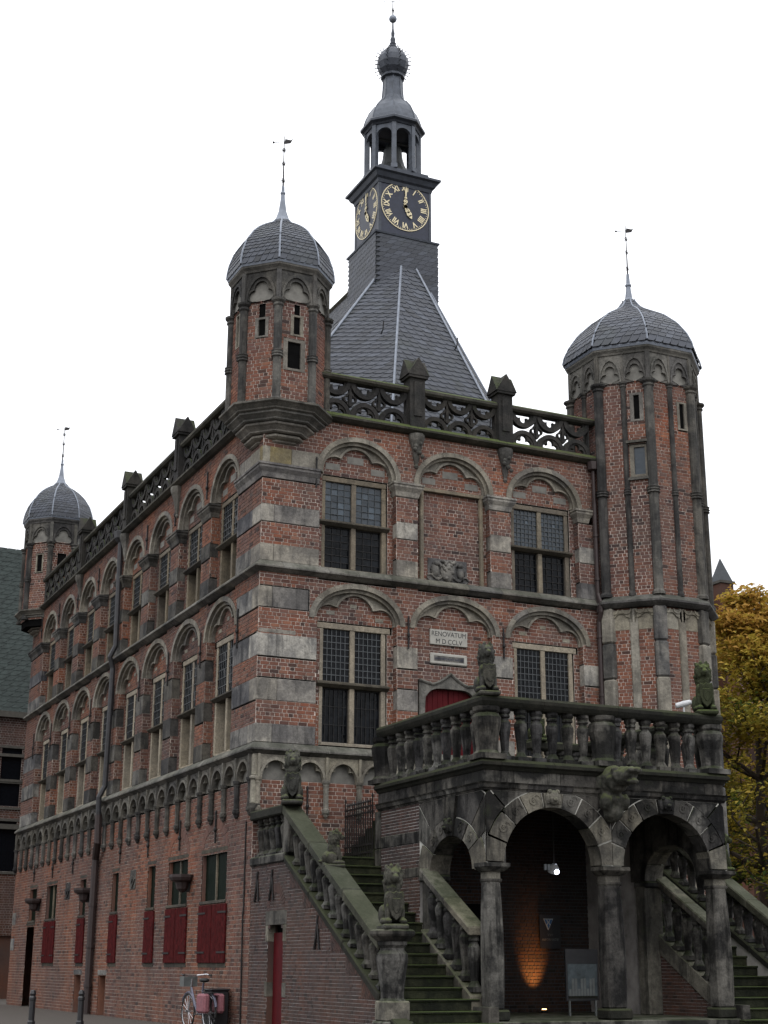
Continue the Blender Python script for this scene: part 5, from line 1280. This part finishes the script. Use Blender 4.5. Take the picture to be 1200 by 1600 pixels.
        for (u, v) in ((.55, 3.95), (1.6, 3.95), (4.6, 2.75)): MB().tube([(u, -.03, v), (u-.05, -.05, v-.5), (u-.16, -.04, v-.75)], .03, 5).build('iron_tie', 'iron', mw); MB().tube([(u, -.03, v-.2), (u+.12, -.04, v-.75)], .025, 5).build('iron_tie', 'iron', mw)
    # newel with its pedestal
    nl = (X(.17), -8.2, 0)
    MB().box(-.34, .34, -.34, .3, 0, .55).build('newel_plinth', 'porch', st, nl, bevel=.03); MB().box(-.28, .28, -.28, .28, .55, .95).build('newel_plinth', 'porch_pale', st, nl, bevel=.03)
    MB().lathe([(.28, .95), (.24, 1.0), (.24, 1.1), (.29, 1.5), (.33, 1.75), (.32, 1.88), (.26, 1.95), (.25, 2.0), (.31, 2.06), (.31, 2.14)], (0, 0, 0), 8, R(22.5)).build('newel_shaft', 'baluster', st, nl)
    MB().lathe([(.34, 2.14), (.46, 2.24), (.48, 2.28), (.48, 2.34), (.42, 2.38)], (0, 0, 0), 8, R(22.5)).build('newel_cap', 'porch', st, nl)
    MB().prism([(-.3, 0), (-.75, 0), (-.78, .3), (-.65, .5), (-.3, .62)], 'x', -.2, .2).build('newel_scroll', 'rail', st, nl, bevel=.03)
    # inner balustrade under the side arch
    zi = lambda y: 3.65+.572*(y+5.44); zj = lambda y: 2.42+.60*(y+5.16)
    cuts = [-5.05, -6.3, -7.5]
    for a, b in zip(cuts, cuts[1:]):
        slope('handrail', 2.36, 2.82, a, b+.008, zi, lambda y: zi(y)-.2, 'porch_pale'); slope('stringer_stone', 2.4, 2.8, a, b+.008, zj, lambda y: max(zj(y)-.5, .2), 'porch_pale')
    for y in np.linspace(-5.35, -7.3, 6): inst('baluster', BALS, st, (X(2.6), y, zj(y)-.04), 0, (1, 1, zi(y)-zj(y)-.14))
    bx(2.45, 2.70, -8.2, -5.0, .0, .8).build('flight_wall', 'porch', st)
    slope('flight_wall', 2.5, 2.72, -4.9, -7.9, lambda y: zj(y)-.3, lambda y: 0, 'brick_dark', bev=0)
    if right:   # brick face under the inner balustrade, seen through the arch
        bk = Bricks(.079, .2, .01, .006); bk.rect(4.9, 7.5, .5, 2.3, [], lambda v: (4.9, min(7.5, 5.16+(2.12-v)/.6))); mw = bk.mortar('flight_face', 'mortar_dark', porch, loc=(X(2.75), 0, 0), rz=-math.pi/2); bk.emit(mw, 'brick_dark', 60)
    return st
stairs(lambda x: x); stairs(lambda x: 9.25+(2.6-x)*.86, True)
# ================================================================== STATUES
LB2, LS2, LP2 = [m_.copy() for m_ in (LB, LS, LP)]
for m_ in (LB2, LS2, LP2): m_.materials[0] = M['statue_green']
def lion(loc, rz, s_, label, green=False, shield=True):
    t = empty('lion_statue', loc, rz); t.scale = (s_*.8, s_*.88, s_); B, Sx, P_ = (LB2, LS2, LP2) if green else (LB, LS, LP)
    inst('body', B, t, (0, 0, .1)); inst('plinth', P_, t, (0, 0, .1))
    if shield: inst('shield', Sx, t, (0, 0, .1))
    return tag(t, label, 'statue', 'stone lions on the porch and stairs')
lion((.17, -8.2, 2.37), R(-12), 1.1, 'stone lion with shield on the newel at the foot of the near stair')
lion((.16, -2.35, 5.48), R(-20), 1.12, 'small stone lion holding a shield on the upper landing corner beside the brick wall')
lion((2.82, -7.66, 7.58), R(-14), 1.05, 'stone lion with shield above the near corner of the terrace balustrade')
lion((9.0, -7.66, 7.58), R(-25), 1.12, 'dark mossy stone lion on the far right corner of the terrace balustrade', True)
lion((.18, -5.0, 3.82), R(70), .72, 'weathered stone lion crouching halfway down the near stair handrail', shield=False)
lion((11.35, -4.9, 3.95), R(60), .95, 'green stone lion halfway down the far stair handrail, beside the tree', True, shield=False)
lion((7.5, -2.1, 7.56), R(-10), .9, 'moss covered lion seen between the front balusters of the terrace', True)

# ================================================================== IRON GATE
gt = tag(empty('iron_gate', (2.62, -.05, 4.32)), 'black wrought iron gate with spiked bars closing the stair landing', 'gate')
for k in range(13):
    y = -.06-.145*k; z1 = 1.42 if k not in (0, 12) else 1.55
    mb = MB(); mb.box(-.014, .014, y-.014, y+.014, 0, z1); mb.lathe([(.03, z1), (.035, z1+.03), (.0, z1+.12)], (0, y, 0), 6); mb.build('bar' if k not in (0, 12) else 'gate_post', 'iron', gt)
for z in (.12, .32, 1.15, 1.3): MB().box(-.02, .02, -1.83, -.03, z, z+.04).build('gate_rail', 'iron', gt)

# ================================================================== UNDER THE PORCH
sp = tag(empty('spotlight', (5.84, -5.5, 3.95)), 'lit white spotlight with small tin hood hanging under the porch vault', 'lamp')
MB().tube([(0, 0, .0), (0, 0, 1.8)], .02, 6).build('hanger', 'iron', sp)
MB().lathe([(.05, .1), (.12, .02), (.14, -.12)], (0, 0, 0), 10, cap=False).build('lamp_hood', 'white', sp, (0, 0, 0), (R(25), 0, 0))
for k in range(4): MB().box(-.28+.09*k, -.22+.09*k, -.02, .02, -.06, .08).build('lamp_fin', 'sign_white', sp)
t = NT('lamp_bulb'); t.b.inputs['Emission Color'].default_value = (.8, .85, 1, 1); t.b.inputs['Emission Strength'].default_value = 14; M['bulb'] = t.done((.9, .9, .9))
MB().sphere((.02, -.06, -.1), (.075, .075, .06), 10, 6).build('bulb', 'bulb', sp, smooth=True)
up_ = tag(empty('floor_uplight', (7.05, -2.85, .5)), 'small floor uplight washing the dark brick wall with orange light', 'lamp')
MB().lathe([(.09, 0), (.1, .06), (.07, .08)], (0, 0, 0), 10).build('lamp_body', 'iron', up_)
t = NT('warm_bulb'); t.b.inputs['Emission Color'].default_value = (1, .5, .18, 1); t.b.inputs['Emission Strength'].default_value = 10; M['warm'] = t.done((.9, .6, .3))
MB().lathe([(.06, .08), (.05, .1)], (0, 0, 0), 10).build('bulb', 'warm', up_)
ld = bpy.data.lights.new('uplight_beam', 'SPOT'); ld.energy = 380; ld.color = (1, .40, .10); ld.spot_size = R(46); ld.spot_blend = 1.; ld.shadow_soft_size = .05
lo = bpy.data.objects.new('uplight_beam', ld); COL.objects.link(lo); lo.parent = up_; lo.location = (0, 0, .14); lo.rotation_euler = (R(180-27), 0, 0)
vs = tag(empty('information_sign', (7.5, -2.42, 2.5)), 'dark panel with a white and blue triangular tourist information emblem under the porch', 'sign')
MB().box(-.35, .5, 0, .03, -.55, .6).build('panel', 'black_paint', vs)
MB().prism([(-.2, .47), (.2, .47), (.0, .08), (-.02, .08)], 'y', -.008, -.001).build('emblem', 'sign_white', vs)
MB().prism([(-.165, .44), (-.09, .44), (-.035, .33), (-.09, .27)], 'y', -.013, -.008).build('emblem_mark', 'signal_blue', vs); MB().prism([(.165, .44), (.09, .44), (.035, .33), (.09, .27)], 'y', -.013, -.008).build('emblem_mark', 'signal_blue', vs)
MB().prism([(-.05, .44), (.05, .44), (0, .36)], 'y', -.013, -.008).build('emblem_mark', 'signal_blue', vs); MB().prism([(-.05, .24), (0, .32), (.05, .24), (0, .13)], 'y', -.013, -.008).build('emblem_mark', 'signal_blue', vs)
text('INFORMATIE', .12, vs, (.07, -.006, -.28), 'grey_plastic'); text('VVV', .12, vs, (.07, -.006, -.12), 'grey_plastic')
ps = tag(empty('poster_stand', (6.25, -5.6, .5), R(6)), 'standing poster board with a pale townscape picture beside the middle pillar', 'sign')
vs.scale = (.75, 1, .75)
ps.location = (6.72, -5.2, .5)
MB().box(-.5, .5, -.02, .02, .35, 1.55).build('board', 'black_paint', ps); MB().box(-.45, .45, -.026, -.02, .4, 1.2).build('poster', 'poster', ps)
mb = MB()
for k in range(9): mb.box(-.42+.09*k, -.35+.09*k, -.03, -.026, .45, .62+.28*abs(math.sin(k*2.1)))
mb.build('townscape_print', 'grey_plastic', ps); MB().box(-.45, .45, -.031, -.0262, .4, .46).build('townscape_print', 'rail', ps)
for s_ in (-.4, .4): MB().box(s_-.02, s_+.02, -.02, .02, 0, .36).build('leg', 'grey_plastic', ps)
fl_ = tag(empty('floodlight', (8.35, -7.7, 7.6), R(60)), 'white tubular floodlight on the terrace rail beside the dark lion', 'lamp')
MB().tube([(0, 0, 0), (0, 0, .2)], .025, 6).build('stem', 'white', fl_)
me = MB().lathe([(.05, -.2), (.065, -.19), (.075, .0), (.06, .17), (.035, .2)], (0, 0, 0), 12).mesh('lamp_tube', 'white', smooth=False); inst('lamp_tube', me, fl_, (0, 0, .24), (R(75), 0, 0))

# ================================================================== LEFT WALL FITTINGS
for y, z, lab in ((5.1, 3.65, 'nearest'), (16.5, 3.75, 'middle'), (24.6, 3.68, 'farthest')):
    lm = tag(empty('wall_uplight', (-.0, y, z), -math.pi/2), '%s of the three dark metal uplight brackets on the left brick wall' % lab, 'lamp', 'uplight brackets on the left wall')
    MB().lathe([(.05, 0), (.16, .1), (.2, .28), (.34, .34), (.38, .42), (.38, .5)], (0, -.25, 0), 8, R(22.5)).build('lamp_bowl', 'pipe', lm)
    MB().box(-.06, .06, -.2, -.01, .02, .3).build('bracket', 'iron', lm)

# ================================================================== BICYCLE
def ring(mb, c, r, tr, n=26): mb.tube([(c[0]+r*math.cos(a), c[1], c[2]+r*math.sin(a)) for a in np.linspace(0, 2*math.pi, n, endpoint=False)], tr, 6, closed=True)
bike = tag(empty('bicycle', (-.72, 1.75, 0), R(-86)), 'bicycle with grey front crate and pink panniers parked against the left wall', 'bicycle')
def seg(name, pts, r, mat, par=bike): return MB().tube(pts, r, 7).build(name, mat, par)
for x, nm in ((-.55, 'front_wheel'), (.55, 'rear_wheel')):
    w_ = empty(nm, (x, 0, .36), 0, bike); mb = MB(); ring(mb, (0, 0, 0), .335, .022); mb.build('tyre', 'rubber', w_)
    mb = MB(); ring(mb, (0, 0, 0), .31, .01)
    mb.build('rim', 'chrome', w_); mb = MB(); mb.tube([(0, -.05, 0), (0, .05, 0)], .025, 8)
    for k in range(14): a = k*2*math.pi/14; mb.tube([(0, 0, 0), (.31*math.cos(a), 0, .31*math.sin(a))], .004, 4)
    mb.build('spokes', 'chrome', w_); mb = MB(); mb.tube([(.37*math.cos(a), 0, .37*math.sin(a)) for a in np.linspace(.3, 2.6, 14)], .025, 6); mb.build('mudguard', 'bike_paint', w_)
seg('frame', [(-.42, 0, .82), (-.1, 0, .38), (.05, 0, .32), (.18, 0, .75), (.22, 0, .92)], .022, 'bike_paint'); seg('frame', [(.05, 0, .32), (.55, 0, .36), (.19, 0, .76)], .014, 'bike_paint'); seg('fork', [(-.4, 0, 1.0), (-.43, 0, .8), (-.55, 0, .36)], .02, 'chrome')
seg('handlebar', [(-.12, .3, 1.06), (-.3, .27, 1.08), (-.4, .1, 1.06), (-.4, -.1, 1.06), (-.3, -.27, 1.08), (-.12, -.3, 1.06)], .014, 'chrome')
for s_ in (-1, 1): MB().tube([(-.2, s_*.29, 1.07), (-.1, s_*.3, 1.06)], .02, 6).build('grip', 'rubber', bike)
mb = MB(); mb.sphere((.25, 0, .97), (.15, .1, .045), 10, 6); mb.build('saddle', 'rubber', bike, smooth=True)
mb = MB(); mb.box(-.7, -.47, -.15, .15, .84, .86); mb.box(-.7, -.68, -.15, .15, .86, 1.04); mb.box(-.49, -.47, -.15, .15, .86, 1.04); mb.box(-.68, -.49, -.15, -.13, .86, 1.04); mb.box(-.68, -.49, .13, .15, .86, 1.04); mb.build('front_crate', 'grey_plastic', bike)
for s_ in (-1, 1): MB().box(.4, .82, s_*.16-.07, s_*.16+.07, .35, .72).build('pannier', 'pink', bike, bevel=.04)
MB().box(.35, .85, -.08, .08, .73, .75).build('luggage_rack', 'iron', bike); mb = MB(); mb.tube([(.05, -.1, .32), (.05, .1, .32)], .02, 6); mb.tube([(.05, .1, .32), (-.05, .1, .2)], .012, 5); mb.tube([(.05, -.1, .32), (.15, -.1, .44)], .012, 5); mb.build('crank', 'chrome', bike)
bike.scale = (1.3,)*3
bn = tag(empty('waste_bin', (-.34, 1.45, 0), -math.pi/2), 'black slatted metal waste bin standing against the brick wall behind the bicycle', 'bin')
MB().box(-.3, .3, -.24, .24, .12, 1.0).build('bin_body', 'black_paint', bn, bevel=.02); MB().box(-.33, .33, -.27, .27, 1.0, 1.05).build('bin_lid', 'black_paint', bn, bevel=.02)
for k in range(7): MB().box(-.29+.085*k, -.24+.085*k, -.262, -.242, .14, .98).build('slat', 'black_paint', bn)
for s_ in (-.25, .25): MB().box(s_-.03, s_+.03, -.1, .1, 0, .13).build('foot', 'black_paint', bn)
for (x, y), lab in (((-4.1, 6.2), 'black iron bollard nearest the left edge of the paving'), ((-2.85, 5.7), 'black iron bollard in front of the left wall, right of the other one')):
    b = tag(empty('bollard', (x, y, 0)), lab, 'bollard', 'bollards along the left wall'); mb = MB(); mb.lathe([(.11, 0), (.11, .12), (.085, .15), (.085, .68), (.10, .7), (.10, .76), (.07, .8), (.09, .86), (.07, .94), (.0, .97)], (0, 0, 0), 12); mb.build('post', 'black_paint', b)

# ================================================================== BACKGROUND
nb = tag(empty('neighbour_house', (0, 40, 0), R(4)), 'dark brick neighbouring house with a tall slate roof behind the left end', 'building')
bk = Bricks(.12, .3); H_ = [hrect(.95, 2.0, 10.7, 12.3), hrect(.95, 2.0, 9.3, 10.5), hrect(-1.3, .3, 6.3, 8.3), hrect(.75, 2.0, 6.1, 8.6)]
bk.rect(-6, 6, 3, 13.9, H_); w_ = bk.mortar('wall', 'mortar_dark', nb); bk.emit(w_, 'brick_far', 60)
MB().box(-14, 6, .12, 12, 0, 13.9, .5).build('wall_body', 'brick_far', nb)
for (a, b, c, d) in ((.95, 2.0, 10.7, 12.3), (.95, 2.0, 9.3, 10.5), (-1.3, .3, 6.3, 8.3), (.75, 2.0, 6.1, 8.6)):
    MB().wb(a-.1, b+.1, d, d+.12, -.1, .05).build('window_lintel', 'gutter', nb); MB().wb(a-.15, b+.15, c-.12, c, -.1, .08).build('window_sill', 'gutter', nb); MB().wb(a, b, c, d, -.1, -.08).build('pane', 'glass', nb)
for z in (12.35, 8.75): MB().wb(-14, 6.02, z-.5, z-.35, -.05, .12).build('cornice', 'gutter', nb)
for z in (8.2,): MB().wb(-14, 6.02, z, z+.25, -.05, .14).build('cornice', 'gutter', nb)
MB().wb(-14, 6.1, 13.85, 14.15, -.2, .35).build('gutter', 'gutter', nb)
rf = MB().prism([(-.2, 14.1), (12.2, 14.1), (6, 24.5)], 'x', -14, 6).build('roof', 'slate_old', nb)
S = Slates(); plane_slates(S, (-6, -.3, 14.1), (6, -.3, 14.1), (-6, 6, 24.55), (6, 6, 24.55), h=.36, w=.5, skew=.9)
S2 = Slates(); mrot = Matrix.Translation((0, 40, 0)) @ Matrix.Rotation(R(4), 4, 'Z')
so_ = S.emit(rf, 0); so_.data.materials[0] = M['slate_green']
ch = tag(empty('church', (36, 30, 0)), 'red tiled church roof with a slate capped brick pinnacle behind the autumn tree', 'building')
MB().box(-.2, 1.1, -.6, .6, 0, 24.0, .5).build('buttress', 'brick_far', ch) if False else None
px_, pz_ = 39.6-36, 0
MB().box(px_-.45, px_+.45, -.5, .5, 0, 22.9, .5).build('buttress', 'brick_far', ch); MB().box(px_-.53, px_+.53, -.58, .58, 22.9, 23.05).build('cap_stone', 'gutter', ch); MB().lathe([(.66, 23.05), (.02, 24.5)], (px_, 0, 0), 4, R(45)).build('pinnacle_cap', 'slate_old', ch)
MB().prism([(-8, 22.3), (px_-.4, 22.3), (px_-.4, 0), (-8, 0)], 'y', .6, 8).build('wall', 'brick_far', ch); MB().box(-8, px_-.3, .4, .6, 21.9, 22.2).build('string_course', 'gutter', ch)
M['tile_red'] = plain('roof_tile', (.075, .035, .035), .85, var=.35, scale=5)
mb = MB()
for r_ in range(22):
    for c_ in range(46):
        x = 9.6+c_*.42; y0 = 4.0+r_*.3; z0 = 15.6+r_*.36; mb.add([(x, y0-.03, z0+.05), (x+.4, y0-.03, z0+.05), (x+.4, y0+.3, z0+.36), (x, y0+.3, z0+.36), (x, y0-.03, z0), (x+.4, y0-.03, z0)], [(0, 1, 2, 3), (4, 5, 1, 0)])
o = mb.build('tile_covering', 'tile_red', ch); o['kind'] = 'stuff'
MB().box(9.6, 28.9, 10.4, 10.8, 0, 23.2).build('wall', 'brick_far', ch); MB().box(9.6, 28.9, 3.9, 10.4, 0, 15.6).build('wall', 'brick_far', ch)

# ================================================================== AUTUMN TREE
def tree(loc, hgt, rad, label, seed=4, n=15000, zlow=.12):
    t = tag(empty('chestnut_tree', loc), label, 'tree'); rng = random.Random(seed); tr = MB(); tips = []
    def grow(p, d, r, L, lv):
        pts = [p]; q = p.copy(); dd = d.copy(); k = 4
        for i in range(k):
            dd = (dd+Vector((rng.uniform(-.25, .25), rng.uniform(-.25, .25), rng.uniform(-.02, .25)))*.5).normalized(); q = q+dd*(L/k); pts.append(q.copy())
        tr.tube(pts, r, 6, r2=r*.5)
        if lv == 0 or r < .03: tips.extend(pts[1:]); return
        for i in range(rng.choice((3, 4, 4))):
            a = rng.uniform(0, 6.28); s_ = rng.choice(pts[2:]); nd = (dd*.6+Vector((math.cos(a), math.sin(a), rng.uniform(-.1, .6)))*.8).normalized(); grow(s_, nd, r*.5, L*.66, lv-1)
        tips.extend(pts[2:])
    q = Vector((0, 0, 0)); trunk = [q.copy()]
    for i in range(9): q = q+Vector((rng.uniform(-.15, .15), rng.uniform(-.15, .15), hgt/9.5)); trunk.append(q.copy())
    tr.tube(trunk, .38, 8, r2=.03)
    for i in range(2, 10):
        for k in range(5):
            a = rng.uniform(0, 6.28); f = (i-2)/7; sp_ = (1-.82*f)*rad; d = Vector((math.cos(a), math.sin(a), .15+.9*f)).normalized(); grow(trunk[i], d, .13*(1-.75*f)+.02, sp_*.75, 2)
    tr.build('trunk', 'bark', t); crown = MB()
    for i in range(n):
        c = rng.choice(tips); p = c+Vector((rng.gauss(0, .30), rng.gauss(0, .30), rng.gauss(0, .22))); f = p.z/hgt
        if p.z < hgt*zlow: continue
        sz = rng.uniform(.10, .19); e1 = Vector((rng.gauss(0, 1), rng.gauss(0, 1), rng.gauss(0, .35))).normalized(); e2 = e1.cross(Vector((rng.gauss(0, .5), rng.gauss(0, .5), 1))).normalized()
        nz = mnoise.noise(c*.35)*.35
        tn = min(1, max(0, (f-.25)*.85+.25+nz+rng.gauss(0, .13)))
        a_, b_, c_, d_ = p-e1*sz, p-e2*sz*.5-e1*.1*sz, p+e1*sz, p+e2*sz*.5; dr = Vector((0, 0, -sz*.35)); crown.add([a_+dr, b_, c_+dr, d_], [(0, 1, 2, 3)], tn)
    crown.build('crown', 'leaf', t, recalc=False); return t
tree(Vector((30.2, 16.5, 0)), 18.4, 5.8, 'tall chestnut tree in yellow and orange autumn leaf right of the tower', 4, 30000)
tree(Vector((33.6, 12, 0)), 13.5, 5.0, 'greener chestnut tree at the right edge beside the yellow one', 9, 24000)
